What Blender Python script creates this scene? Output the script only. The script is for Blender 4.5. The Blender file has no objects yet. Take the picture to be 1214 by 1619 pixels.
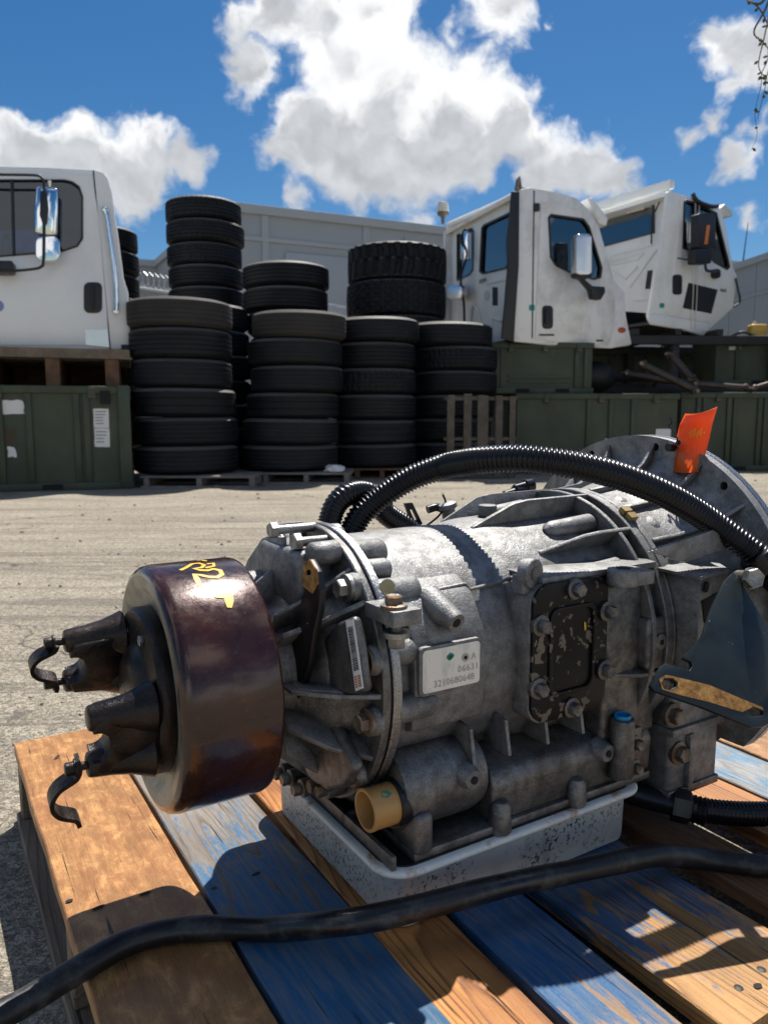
import bpy, bmesh, math, random
from math import sin, cos, tan, pi, radians, hypot, atan2, sqrt
from mathutils import Vector, Matrix
R = random.Random(7)
SC = bpy.context.scene
COL = SC.collection
# ------------------------------------------------------------------ camera
FPX = 1200.0; CX = 607.0; CY = 809.5; PITCH = radians(7.02); CAMZ = 0.69
cam_d = bpy.data.cameras.new('camera'); cam = bpy.data.objects.new('camera', cam_d); COL.objects.link(cam)
cam.location = (0, 0, CAMZ); cam.rotation_euler = (radians(90) - PITCH, 0, 0)
cam_d.sensor_fit = 'VERTICAL'; cam_d.sensor_height = 34.6; cam_d.sensor_width = 25.95; cam_d.lens = 34.6 * FPX / 1619.0
cam_d.clip_start = 0.02; cam_d.clip_end = 3000
cam_d.dof.use_dof = True; cam_d.dof.focus_distance = 0.98; cam_d.dof.aperture_fstop = 9.0
SC.camera = cam
# ------------------------------------------------------------------ light
SUN = Vector((0.14, 0.47, 1.0)).normalized()       # direction to the sun
SUN_EL = math.asin(SUN.z); SUN_AZ = atan2(SUN.x, SUN.y)
sd = bpy.data.lights.new('sun', 'SUN'); sd.energy = 4.3; sd.angle = radians(0.5); sd.color = (1.0, 0.955, 0.88)
sun = bpy.data.objects.new('sun', sd); COL.objects.link(sun); sun.location = (3, 8, 20)
sun.rotation_euler = SUN.to_track_quat('Z', 'Y').to_euler()
vs = SC.view_settings; vs.view_transform = 'Standard'; vs.look = 'None'; vs.exposure = 0.78; vs.gamma = 1.0; vs.use_curve_mapping = False
SC.cycles.max_bounces = 6; SC.cycles.diffuse_bounces = 3; SC.cycles.glossy_bounces = 3; SC.cycles.transmission_bounces = 6
SC.cycles.transparent_max_bounces = 8; SC.cycles.caustics_reflective = False; SC.cycles.caustics_refractive = False
SC.cycles.use_denoising = True
SC.cycles.sample_clamp_indirect = 6.0

# ------------------------------------------------------------------ pixel helpers (photo pixels, 1214 x 1619)
def ray(x, y):
    d = (y - CY) / FPX
    return Vector(((x - CX) / FPX, cos(PITCH) - d * sin(PITCH), -sin(PITCH) - d * cos(PITCH)))
def at_depth(x, y, Y):
    r = ray(x, y); return r * (Y / r.y) + Vector((0, 0, CAMZ))
def on_ground(x, y, z=0.0):
    r = ray(x, y); return r * ((z - CAMZ) / r.z) + Vector((0, 0, CAMZ))
YAW = radians(31.5); V0 = 0.8; PT = 0.14           # pallet frame: u along the transmission, w along the boards, pallet top at 0.14
UA = Vector((cos(YAW), sin(YAW), 0)); UB = Vector((-sin(YAW), cos(YAW), 0))
U0 = 0.6
AXZ = 0.263                                        # height of the transmission's axis over the pallet top
def lray(x, y):
    r = ray(x, y); return Vector((r.dot(UA), r.dot(UB), r.z))
HC = CAMZ - PT
def AU(x, y, u): r = lray(x, y); P = r * (u / r.x); return Vector((P.x, P.y - V0, P.z + HC))
def AW(x, y, w): r = lray(x, y); P = r * ((w + V0) / r.y); return Vector((P.x, P.y - V0, P.z + HC))
def AZ(x, y, z): r = lray(x, y); P = r * ((z - HC) / r.z); return Vector((P.x, P.y - V0, P.z + HC))
def AC(x, y, rad):
    r = lray(x, y); zc = AXZ - HC
    A = r.y ** 2 + r.z ** 2; B = -2 * (r.y * V0 + r.z * zc); C = V0 ** 2 + zc ** 2 - rad * rad
    D = max(B * B - 4 * A * C, 0.0); P = r * ((-B - sqrt(D)) / 2 / A)
    return Vector((P.x, P.y - V0, P.z + HC))
def CYL(u, r, phi):                                # cylinder coordinates about the axis, phi in degrees: 90 up, 180 towards the camera side
    a = radians(phi); return Vector((u, r * cos(a), AXZ + r * sin(a)))
def PHI(P): return math.degrees(atan2(P.z - AXZ, P.y)) % 360

# ------------------------------------------------------------------ node helpers
class NT:
    def __init__(s, tree): s.t = tree; s.n = tree.nodes; s.l = tree.links
    def node(s, kind, **kw):
        n = s.n.new(kind)
        for k, v in kw.items(): setattr(n, k, v)
        return n
    def put(s, sock, v):
        if hasattr(v, 'is_output') or isinstance(v, bpy.types.NodeSocket): s.l.new(v, sock)
        elif isinstance(v, (tuple, list)) and len(v) == 3 and sock.type == 'RGBA': sock.default_value = (*v, 1)
        else: sock.default_value = v
    def m(s, op, a, b=None, c=None, clamp=False):
        n = s.n.new('ShaderNodeMath'); n.operation = op; n.use_clamp = clamp
        s.put(n.inputs[0], a)
        if b is not None: s.put(n.inputs[1], b)
        if c is not None: s.put(n.inputs[2], c)
        return n.outputs[0]
    def v(s, op, a, b=None, out=0):
        n = s.n.new('ShaderNodeVectorMath'); n.operation = op
        s.put(n.inputs[0], a)
        if b is not None:
            if op == 'SCALE': s.put(n.inputs['Scale'], b)
            else: s.put(n.inputs[1], b)
        return n.outputs['Value'] if op in ('LENGTH', 'DISTANCE', 'DOT_PRODUCT') else n.outputs[0]
    def noise(s, vec, scale, detail=3, rough=0.55, dist=0.0, col=False):
        n = s.n.new('ShaderNodeTexNoise')
        if vec is not None: s.l.new(vec, n.inputs['Vector'])
        n.inputs['Scale'].default_value = scale; n.inputs['Detail'].default_value = detail; n.inputs['Roughness'].default_value = rough; n.inputs['Distortion'].default_value = dist
        return n.outputs['Color' if col else 'Fac']
    def voro(s, vec, scale, feature='F1', out='Distance'):
        n = s.n.new('ShaderNodeTexVoronoi'); n.feature = feature
        s.l.new(vec, n.inputs['Vector']); n.inputs['Scale'].default_value = scale
        return n.outputs[out]
    def ramp(s, fac, stops, interp='LINEAR'):
        n = s.n.new('ShaderNodeValToRGB'); n.color_ramp.interpolation = interp
        e = n.color_ramp.elements
        while len(e) < len(stops): e.new(0.5)
        for k, (p, c) in enumerate(stops):
            e[k].position = p
            e[k].color = (c, c, c, 1) if isinstance(c, (int, float)) else (*c, 1)
        s.put(n.inputs[0], fac); return n.outputs[0]
    def mix(s, fac, a, b, mode='MIX'):
        n = s.n.new('ShaderNodeMix'); n.data_type = 'RGBA'; n.blend_type = mode
        s.put(n.inputs[0], fac); s.put(n.inputs[6], a); s.put(n.inputs[7], b); return n.outputs[2]
    def smooth(s, x, lo, hi):
        n = s.n.new('ShaderNodeMapRange'); n.interpolation_type = 'SMOOTHSTEP'
        s.put(n.inputs['Value'], x); n.inputs['From Min'].default_value = lo; n.inputs['From Max'].default_value = hi
        return n.outputs[0]
    def obj(s, scale=(1, 1, 1), rnd=0.0):
        tc = s.n.new('ShaderNodeTexCoord'); o = tc.outputs['Object']
        if rnd:
            oi = s.n.new('ShaderNodeObjectInfo'); o = s.v('ADD', o, s.v('SCALE', (1.0, 1.7, 2.3), s.m('MULTIPLY', oi.outputs['Random'], rnd)))
        if scale != (1, 1, 1): o = s.v('MULTIPLY', o, scale)
        return o
    def bump(s, h, strength=0.3, dist=0.01, normal=None):
        n = s.n.new('ShaderNodeBump'); n.inputs['Strength'].default_value = strength; n.inputs['Distance'].default_value = dist
        s.l.new(h, n.inputs['Height'])
        if normal: s.l.new(normal, n.inputs['Normal'])
        return n.outputs[0]
MATS = {}
def mat(name, fn):
    m = bpy.data.materials.new(name); m.use_nodes = True
    t = NT(m.node_tree); b = m.node_tree.nodes['Principled BSDF']
    fn(t, b); MATS[name] = m; return m
def setp(t, b, **kw):
    nm = dict(col='Base Color', rough='Roughness', metal='Metallic', normal='Normal', spec='Specular IOR Level', trans='Transmission Weight', ior='IOR', coat='Coat Weight', coatr='Coat Roughness', alpha='Alpha', emit='Emission Color', emits='Emission Strength')
    for k, v in kw.items(): t.put(b.inputs[nm[k]], v)

# ------------------------------------------------------------------ sky: Nishita and cumulus in the world
W = bpy.data.worlds.new('World'); SC.world = W; W.use_nodes = True
wt = NT(W.node_tree)
for n in list(wt.n): wt.n.remove(n)
sky = wt.node('ShaderNodeTexSky'); sky.sky_type = 'NISHITA'; sky.sun_disc = False
sky.sun_elevation = SUN_EL; sky.sun_rotation = SUN_AZ; sky.altitude = 0; sky.air_density = 1.0; sky.dust_density = 0.3; sky.ozone_density = 3.0
BL = [(615,165,112),(555,110,92),(515,40,72),(590,8,72),(440,12,58),(388,28,40),(700,190,98),(780,200,78),(850,222,50),(495,205,70),(450,242,46),(565,228,92),(655,240,86),(742,245,72),(738,105,34),(770,135,32),
      (392,105,48),(925,258,56),(972,284,42),(872,280,52),(50,250,72),(130,262,74),(205,258,70),(244,222,48),(294,250,42),(190,305,52),(-70,250,100),
      (785,14,56),(726,52,26),(1150,60,50),(1205,85,56),(1165,135,30),(1085,225,22),(1128,205,26),(1200,215,28),(1170,262,32),(470,322,22),(645,353,20),(1195,345,22),(860,38,16)]
def cloud_field(vec):
    acc = None
    for (x, y, r) in BL:
        c = ray(x, y).normalized(); rr = 1.10 * r / FPX / (1 + ((x - CX) ** 2 + (y - CY) ** 2) / FPX ** 2) ** 0.75
        d = wt.v('DISTANCE', vec, tuple(c))
        am = min(1.0, max(0.30, r / 75.0)); k = wt.m('MULTIPLY_ADD', d, -am / rr, am)
        k = wt.m('MAXIMUM', k, -0.6)
        acc = k if acc is None else wt.m('SMOOTH_MAX', acc, k, 0.22)
    return acc
tc = wt.node('ShaderNodeTexCoord'); dirv = wt.v('NORMALIZE', tc.outputs['Generated'])
def half(v, k): return wt.v('SCALE', wt.v('SUBTRACT', v, (0.5, 0.5, 0.5)), k)
# billows: large swirls first, then finer ones, displace the outline of the cloud masses
w1 = half(wt.noise(dirv, 11, 3, 0.55, col=True), 0.085)
w2 = half(wt.noise(wt.v('ADD', dirv, w1), 34, 5, 0.6, col=True), 0.040)
pv = wt.v('ADD', dirv, wt.v('ADD', w1, w2))
F0 = cloud_field(pv)
fb = wt.noise(dirv, 26, 6, 0.62)
gen = wt.m('MULTIPLY_ADD', wt.smooth(wt.noise(dirv, 3.2, 4, 0.55), 0.48, 0.62), 1.0, -0.6)  # unseen clouds outside the view, spread wider to brighten the shade
gen = wt.m('MULTIPLY_ADD', wt.m('ADD', gen, 0.6), wt.smooth(wt.v('DOT_PRODUCT', dirv, tuple(ray(607, 300).normalized())), 0.80, 0.70), -0.6)
den = wt.m('ADD', wt.m('MAXIMUM', F0, gen), wt.m('MULTIPLY_ADD', fb, 0.55, -0.29))
alpha = wt.smooth(den, -0.09, 0.28)
# underside: how much cloud stands above this direction, towards the sun
F1 = cloud_field(wt.v('ADD', pv, (0.0, 0.0, -0.075)))
w3 = wt.noise(wt.v('ADD', wt.v('ADD', dirv, w1), (0.003, 0.0, 0.016)), 21, 3, 0.5)
w4 = wt.noise(wt.v('ADD', dirv, w1), 21, 3, 0.5)
relief = wt.m('SUBTRACT', w4, w3)
under = wt.smooth(wt.m('SUBTRACT', F0, F1), 0.10, 0.66)
lum = wt.m('ADD', wt.m('MULTIPLY_ADD', under, -0.52, 1.02), wt.m('MULTIPLY', relief, 0.55))
lum = wt.m('MINIMUM', wt.m('MAXIMUM', lum, 0.30), 1.0)
ccol = wt.ramp(lum, [(0.30, (0.42, 0.445, 0.48)), (0.62, (0.68, 0.70, 0.73)), (1.0, (0.98, 0.99, 1.0))])
bgs = wt.node('ShaderNodeBackground'); hsv = wt.node('ShaderNodeHueSaturation'); hsv.inputs['Saturation'].default_value = 1.36; wt.l.new(sky.outputs[0], hsv.inputs['Color']); wt.l.new(hsv.outputs[0], bgs.inputs[0]); bgs.inputs[1].default_value = 0.050
bgc = wt.node('ShaderNodeBackground'); wt.l.new(ccol, bgc.inputs[0]); bgc.inputs[1].default_value = 0.60
mx = wt.node('ShaderNodeMixShader'); wt.l.new(alpha, mx.inputs[0]); wt.l.new(bgs.outputs[0], mx.inputs[1]); wt.l.new(bgc.outputs[0], mx.inputs[2])
wo = wt.node('ShaderNodeOutputWorld'); wt.l.new(mx.outputs[0], wo.inputs[0])

# ------------------------------------------------------------------ mesh helpers
class MB:
    def __init__(s): s.b = bmesh.new()
    def face(s, pts):
        vs_ = [s.b.verts.new(p) for p in pts]
        return s.b.faces.new(vs_)
    def box(s, x0, x1, y0, y1, z0, z1, M=None):
        pts = [Vector((x, y, z)) for z in (z0, z1) for y in (y0, y1) for x in (x0, x1)]
        if M is not None: pts = [M @ p for p in pts]
        v = [s.b.verts.new(p) for p in pts]
        for q in ((0, 2, 3, 1), (4, 5, 7, 6), (0, 1, 5, 4), (2, 6, 7, 3), (0, 4, 6, 2), (1, 3, 7, 5)): s.b.faces.new([v[i] for i in q])
        return s
    def obox(s, c, ax, ay, az, hx, hy, hz):       # oriented box: centre, axes, half sizes
        c = Vector(c); ax = Vector(ax).normalized(); ay = Vector(ay).normalized(); az = Vector(az).normalized()
        M = Matrix((ax, ay, az)).transposed().to_4x4(); M.translation = c
        return s.box(-hx, hx, -hy, hy, -hz, hz, M)
    def rings(s, rings, close=True, cap0=True, cap1=True):
        vv = [[s.b.verts.new(p) for p in r] for r in rings]; n = len(vv[0])
        for a, b in zip(vv, vv[1:]):
            for i in range(n if close else n - 1):
                j = (i + 1) % n
                s.b.faces.new((a[i], a[j], b[j], b[i]))
        if cap0 and close: s.b.faces.new(vv[0][::-1])
        if cap1 and close: s.b.faces.new(vv[-1])
        return s
    def cyl(s, p0, p1, r0, r1=None, n=20, cap0=True, cap1=True):
        p0 = Vector(p0); p1 = Vector(p1); r1 = r0 if r1 is None else r1
        return s.profile(p0, p1 - p0, [(0, r0), ((p1 - p0).length, r1)], n, cap0, cap1)
    def profile(s, p0, d, prof, n=20, cap0=True, cap1=True):
        p0 = Vector(p0); d = Vector(d).normalized(); q = d.to_track_quat('Z', 'Y')
        e1 = q @ Vector((1, 0, 0)); e2 = q @ Vector((0, 1, 0))
        rg = [[p0 + d * h + (e1 * cos(2 * pi * i / n) + e2 * sin(2 * pi * i / n)) * max(r, 1e-5) for i in range(n)] for h, r in prof]
        return s.rings(rg, True, cap0, cap1)
    def lathe(s, prof, n=64, cy=0.0, cz=AXZ, cap0=False, cap1=False, fr=None):   # round the u axis: prof = [(u, r)]
        rg = []
        for u, r in prof:
            rg.append([Vector((u, cy + r * (fr(2 * pi * i / n, u) if fr else 1) * cos(2 * pi * i / n), cz + r * (fr(2 * pi * i / n, u) if fr else 1) * sin(2 * pi * i / n))) for i in range(n)])
        return s.rings(rg, True, cap0, cap1)
    def prism(s, pts, off):
        off = Vector(off); pts = [Vector(p) for p in pts]
        return s.rings([pts, [p + off for p in pts]])
    def tube(s, path, rad, n=12, up=None, caps=True):
        P = [Vector(p) for p in path]; rg = []; N = len(P)
        if not hasattr(rad, '__len__'): rad = [rad] * N
        prev = None
        for i in range(N):
            t = (P[min(i + 1, N - 1)] - P[max(i - 1, 0)]).normalized()
            if prev is None:
                a = Vector((0, 0, 1)) if abs(t.z) < 0.9 else Vector((1, 0, 0)); e1 = (a - t * a.dot(t)).normalized()
            else: e1 = (prev - t * prev.dot(t)).normalized()
            prev = e1; e2 = t.cross(e1)
            rg.append([P[i] + (e1 * cos(2 * pi * k / n) + e2 * sin(2 * pi * k / n)) * rad[i] for k in range(n)])
        return s.rings(rg, True, caps, caps)
    def ribbon(s, path, wv, th):                   # flat bar along a path: wv half-width vector(s), th thickness
        P = [Vector(p) for p in path]; rg = []; N = len(P)
        for i in range(N):
            t = (P[min(i + 1, N - 1)] - P[max(i - 1, 0)]).normalized(); w_ = Vector(wv); nrm = t.cross(w_).normalized() * (th / 2)
            rg.append([P[i] + w_ + nrm, P[i] - w_ + nrm, P[i] - w_ - nrm, P[i] + w_ - nrm])
        return s.rings(rg)
    def plate(s, outer, holes, fmap, off):         # flat plate with holes: 2-D loops, mapped to 3-D, thickness vector
        off = Vector(off); b = bmesh.new(); ed = []
        for lp in [outer] + list(holes):
            v = [b.verts.new(fmap(*p)) for p in lp]
            ed += [b.edges.new((v[i], v[(i + 1) % len(v)])) for i in range(len(v))]
        bmesh.ops.triangle_fill(b, use_beauty=True, edges=ed)
        b.faces.ensure_lookup_table()
        geo = bmesh.ops.extrude_face_region(b, geom=list(b.faces))
        bmesh.ops.translate(b, vec=off, verts=[g for g in geo['geom'] if isinstance(g, bmesh.types.BMVert)])
        bmesh.ops.recalc_face_normals(b, faces=b.faces)
        me = bpy.data.meshes.new('tmp'); b.to_mesh(me); b.free(); s.b.from_mesh(me); bpy.data.meshes.remove(me)
        return s
    def hexbolt(s, p, d, r=0.009, h=0.007, washer=True, rot=0.0):
        p = Vector(p); d = Vector(d).normalized()
        if washer: s.profile(p, d, [(-0.004, r * 1.45), (0.0018, r * 1.45), (0.003, r * 1.15)], 20); p = p + d * 0.003
        q = d.to_track_quat('Z', 'Y'); e1 = q @ Vector((1, 0, 0)); e2 = q @ Vector((0, 1, 0))
        def rg(hh, rr, n=6): return [p + d * hh + (e1 * cos(rot + 2 * pi * i / n) + e2 * sin(rot + 2 * pi * i / n)) * rr for i in range(n)]
        s.rings([rg(0, r), rg(h * 0.85, r), rg(h, r * 0.86), rg(h * 0.9, r * 0.6)])
        return s
    def build(s, name, m, parent=None, bevel=0.0, seg=2, off=None, sharp=40, smooth=True, matrix=None):
        b = s.b
        bmesh.ops.remove_doubles(b, verts=b.verts, dist=1e-6)
        bmesh.ops.recalc_face_normals(b, faces=b.faces)
        if bevel:
            es = [e for e in b.edges if len(e.link_faces) == 2 and e.calc_face_angle(0) > radians(30)]
            bmesh.ops.bevel(b, geom=es, offset=bevel, segments=seg, affect='EDGES', profile=0.5, clamp_overlap=True)
        if off is not None: bmesh.ops.translate(b, vec=Vector(off), verts=b.verts)
        if matrix is not None: bmesh.ops.transform(b, matrix=matrix, verts=b.verts)
        for fc in b.faces: fc.smooth = smooth
        for e in b.edges:
            if len(e.link_faces) == 2 and e.calc_face_angle(0) > radians(sharp): e.smooth = False
        me = bpy.data.meshes.new(name); b.to_mesh(me); b.free()
        o = bpy.data.objects.new(name, me); COL.objects.link(o)
        me.materials.append(MATS[m] if isinstance(m, str) else m)
        if parent: o.parent = parent
        return o
def empty(name, loc=(0, 0, 0), rz=0.0):
    o = bpy.data.objects.new(name, None); COL.objects.link(o); o.location = loc; o.rotation_euler = (0, 0, rz); o.empty_display_size = 0.05
    return o
def tag(o, label=None, cat=None, group=None, kind=None):
    if label: o['label'] = label
    if cat: o['category'] = cat
    if group: o['group'] = group
    if kind: o['kind'] = kind
    return o
def text_mesh(name, body, size, m, parent, matrix, extrude=0.0006, spacing=1.0):
    c = bpy.data.curves.new(name, 'FONT'); c.body = body; c.size = size; c.extrude = extrude; c.resolution_u = 2; c.space_character = spacing
    t = bpy.data.objects.new(name + '_tmp', c); COL.objects.link(t)
    dg = bpy.context.evaluated_depsgraph_get(); me = bpy.data.meshes.new_from_object(t.evaluated_get(dg))
    COL.objects.unlink(t); bpy.data.objects.remove(t); bpy.data.curves.remove(c)
    me.transform(matrix); me.name = name
    o = bpy.data.objects.new(name, me); COL.objects.link(o); me.materials.clear(); me.materials.append(MATS[m]); o.parent = parent
    return o
def catmull(P, n):
    P = [Vector(p) for p in P]; out = []
    Q = [P[0] * 2 - P[1]] + P + [P[-1] * 2 - P[-2]]
    for i in range(1, len(Q) - 2):
        for k in range(n):
            t = k / n; a, b_, c, d = Q[i - 1], Q[i], Q[i + 1], Q[i + 2]
            out.append(0.5 * ((2 * b_) + (c - a) * t + (2 * a - 5 * b_ + 4 * c - d) * t * t + (3 * b_ - a - 3 * c + d) * t ** 3))
    out.append(P[-1]); return out
def resample(P, step):
    L = [0.0]
    for a, b_ in zip(P, P[1:]): L.append(L[-1] + (b_ - a).length)
    n = max(2, int(L[-1] / step)); out = []; k = 0
    for i in range(n + 1):
        d = L[-1] * i / n
        while k < len(L) - 2 and L[k + 1] < d: k += 1
        out.append(P[k].lerp(P[k + 1], (d - L[k]) / max(L[k + 1] - L[k], 1e-9)))
    return out
def rrect(x0, x1, y0, y1, r, n=5):
    out = []
    for cx_, cy_, a0 in ((x1 - r, y1 - r, 0), (x0 + r, y1 - r, 90), (x0 + r, y0 + r, 180), (x1 - r, y0 + r, 270)):
        for k in range(n + 1):
            a = radians(a0 + 90 * k / n); out.append((cx_ + r * cos(a), cy_ + r * sin(a)))
    return out
def circ(cx_, cy_, r, n=16): return [(cx_ + r * cos(2 * pi * k / n), cy_ + r * sin(2 * pi * k / n)) for k in range(n)]
# ------------------------------------------------------------------ materials
def m_cast(name, base=0.36, dirt=0.5, tint=(1.0, 1.0, 1.0), rust=0.0, metal=0.75, rlo=0.26, rvar=0.34):
    def fn(t, b):
        o = t.obj()
        n1 = t.noise(o, 6, 6, 0.6); n2 = t.noise(o, 620, 2, 0.7); n3 = t.noise(o, 55, 7, 0.62); n4 = t.noise(t.v('MULTIPLY', o, (1, 1, 0.30)), 18, 6, 0.6)
        c = t.mix(t.ramp(n2, [(0.32, 0.0), (0.70, 1.0)]), tuple(base * 0.74 * k for k in tint), tuple(base * 1.30 * k for k in tint))
        c = t.mix(t.m('MULTIPLY', t.ramp(n3, [(0.42, 0.0), (0.62, 1.0)]), dirt * 1.25), c, (0.030, 0.026, 0.023))
        c = t.mix(t.m('MULTIPLY', t.ramp(n4, [(0.47, 0.0), (0.68, 1.0)]), dirt), c, (0.050, 0.040, 0.031))
        c = t.mix(t.m('MULTIPLY', t.ramp(n1, [(0.54, 0.0), (0.66, 1.0)]), dirt * 0.55), c, (0.11, 0.085, 0.06))
        # darker colour in the corners of the casting
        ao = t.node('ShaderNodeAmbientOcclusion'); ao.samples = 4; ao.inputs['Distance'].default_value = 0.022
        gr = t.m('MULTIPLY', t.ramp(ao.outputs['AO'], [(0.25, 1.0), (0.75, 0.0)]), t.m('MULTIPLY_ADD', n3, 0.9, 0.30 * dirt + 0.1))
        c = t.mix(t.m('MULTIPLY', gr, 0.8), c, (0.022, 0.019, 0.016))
        if rust:
            c = t.mix(t.m('MULTIPLY', t.ramp(t.noise(o, 60, 6, 0.7), [(0.50, 0.0), (0.62, 1.0)]), rust), c, (0.24, 0.10, 0.03))
        h = t.m('ADD', t.m('MULTIPLY', n2, 0.8), t.m('MULTIPLY', t.noise(o, 210, 3, 0.6), 0.9))
        setp(t, b, col=c, metal=metal, rough=t.m('MULTIPLY_ADD', n3, rvar, rlo), normal=t.bump(t.m('ADD', h, t.m('MULTIPLY', n3, 0.9)), 0.55, 0.0015))
    return mat(name, fn)
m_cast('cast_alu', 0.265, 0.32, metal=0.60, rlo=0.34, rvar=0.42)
m_cast('cast_alu_dark', 0.215, 0.42, (1.0, 0.985, 0.96), metal=0.70, rlo=0.20, rvar=0.40)  # darker copy of cast_alu; rear cover's recess shade put into the colour
m_cast('machined_alu', 0.36, 0.16, rlo=0.18, rvar=0.2, metal=0.9)
m_cast('steel_bright', 0.36, 0.28, (1.0, 0.98, 0.94), metal=0.9)
m_cast('steel_bolt', 0.22, 0.40, (1.0, 0.97, 0.93), metal=0.85)
m_cast('steel_rusty', 0.26, 0.5, (1.0, 0.86, 0.7), 0.7, metal=0.6)
def f_drum(t, b):
    o = t.obj()
    n1 = t.noise(o, 14, 6, 0.62); n2 = t.noise(o, 340, 3, 0.7); n3 = t.noise(t.v('MULTIPLY', o, (1, 7, 7)), 7, 5, 0.6); n5 = t.noise(o, 70, 6, 0.7)
    c = t.ramp(n1, [(0.3, (0.016, 0.0065, 0.005)), (0.52, (0.042, 0.013, 0.009)), (0.72, (0.085, 0.030, 0.015))])
    c = t.mix(t.ramp(n3, [(0.56, 0.0), (0.72, 0.7)]), c, (0.12, 0.045, 0.016))
    c = t.mix(t.m('MULTIPLY', t.ramp(n5, [(0.58, 0.0), (0.70, 1.0)]), t.ramp(n1, [(0.45, 0.0), (0.65, 0.4)])), c, (0.13, 0.06, 0.03))
    c = t.mix(t.ramp(n2, [(0.69, 0.0), (0.76, 0.6)]), c, (0.42, 0.38, 0.35))
    setp(t, b, col=c, metal=0.3, rough=t.ramp(n5, [(0.35, 0.17), (0.70, 0.34)]), normal=t.bump(t.m('ADD', n2, t.m('MULTIPLY', n5, 0.4)), 0.20, 0.0007), coat=0.5, coatr=0.10)
mat('drum_paint', f_drum)
def f_drumface(t, b):
    o = t.obj(); n1 = t.noise(o, 30, 5, 0.6); n2 = t.noise(o, 240, 3, 0.6)
    c = t.ramp(n1, [(0.3, (0.16, 0.15, 0.125)), (0.6, (0.36, 0.345, 0.30)), (0.8, (0.16, 0.10, 0.07))])
    setp(t, b, col=c, metal=0.6, rough=0.42, normal=t.bump(n2, 0.25, 0.0008))
mat('drum_face', f_drumface)
def f_yoke(t, b):
    o = t.obj(); n1 = t.noise(o, 30, 5, 0.6); n2 = t.noise(o, 260, 3, 0.65)
    c = t.ramp(n1, [(0.35, (0.010, 0.008, 0.008)), (0.6, (0.030, 0.021, 0.018)), (0.78, (0.10, 0.06, 0.035))])
    setp(t, b, col=c, metal=0.5, rough=t.ramp(n1, [(0.3, 0.26), (0.8, 0.5)]), normal=t.bump(n2, 0.5, 0.0015))
mat('yoke_iron', f_yoke)
def simple(name, col, rough=0.5, metal=0.0, var=0.25, scale=25, bump=0.1, bs=150, bd=0.001, **kw):
    def fn(t, b):
        o = t.obj(rnd=5.0); n = t.noise(o, scale, 4, 0.6)
        c = t.mix(n, tuple(k * (1 - var) for k in col), tuple(min(k * (1 + var), 0.95) for k in col))
        setp(t, b, col=c, rough=rough, metal=metal, **kw)
        if bump: setp(t, b, normal=t.bump(t.noise(o, bs, 3, 0.6), bump, bd))
    return mat(name, fn)
simple('yellow_paint', (0.75, 0.42, 0.01), 0.45, var=0.15, scale=80)
simple('black_steel', (0.014, 0.015, 0.018), 0.32, 0.3, 0.5, 40)
simple('black_plastic', (0.005, 0.0055, 0.008), 0.27, 0.0, 0.4, 60, 0.05, spec=0.35)
def f_hose(t, b):
    o = t.obj(); n = t.noise(o, 35, 6, 0.7); n2 = t.noise(o, 300, 3, 0.6); n3 = t.noise(o, 9, 4, 0.6)
    c = t.mix(t.ramp(n, [(0.50, 0.0), (0.66, 1.0)]), (0.010, 0.010, 0.011), (0.055, 0.052, 0.048))
    c = t.mix(t.ramp(n2, [(0.68, 0.0), (0.74, 0.7)]), c, (0.14, 0.13, 0.12))
    setp(t, b, col=c, rough=t.ramp(n3, [(0.35, 0.26), (0.68, 0.55)]), normal=t.bump(n2, 0.15, 0.0006))
mat('black_rubber_hose', f_hose)
simple('dark_hole', (0.006, 0.006, 0.006), 0.8, 0, 0.2)
simple('label_white', (0.78, 0.77, 0.74), 0.45, 0, 0.06, 60, 0.0)
simple('label_ink', (0.03, 0.03, 0.03), 0.5, 0, 0.1, 60, 0.0)
simple('label_orange_ink', (0.45, 0.12, 0.03), 0.5, 0, 0.1, 60, 0.0)
simple('plate_text', (0.42, 0.41, 0.38), 0.4, 0.3, 0.1, 60, 0.0)
simple('tan_connector', (0.50, 0.27, 0.085), 0.38, 0, 0.15, 50, 0.05)
simple('green_mark', (0.0, 0.22, 0.15), 0.4, 0, 0.3, 60, 0.0)
simple('blue_cap', (0.0, 0.28, 0.60), 0.35, 0, 0.2, 60, 0.0)
simple('brass', (0.42, 0.33, 0.16), 0.4, 0.8, 0.3, 90, 0.1)
def f_nameplate(t, b):
    o = t.obj(); n = t.noise(t.v('MULTIPLY', o, (1, 1, 0.3)), 60, 4, 0.6); n2 = t.noise(o, 500, 2, 0.5)
    c = t.ramp(n, [(0.33, (0.58, 0.56, 0.52)), (0.5, (0.84, 0.80, 0.71)), (0.8, (0.88, 0.84, 0.75))])
    c = t.mix(t.ramp(n2, [(0.70, 0.0), (0.75, 0.7)]), c, (0.12, 0.11, 0.1))
    setp(t, b, col=c, rough=0.4, metal=0.0)
mat('nameplate', f_nameplate)
def f_pto(t, b):
    o = t.obj(); n = t.noise(o, 80, 4, 0.55, 0.5); n2 = t.noise(o, 14, 3, 0.5)
    k = t.ramp(t.m('ADD', t.m('MULTIPLY', n, 0.75), t.m('MULTIPLY', n2, 0.25)), [(0.572, 0.0), (0.585, 1.0)])
    c = t.mix(k, (0.004, 0.004, 0.005), t.mix(n2, (0.10, 0.08, 0.06), (0.22, 0.185, 0.14)))
    setp(t, b, col=c, spec=0.25, rough=t.m('MULTIPLY_ADD', k, 0.3, 0.42), normal=t.bump(k, -0.3, 0.0006))
mat('worn_black_paint', f_pto)
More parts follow.
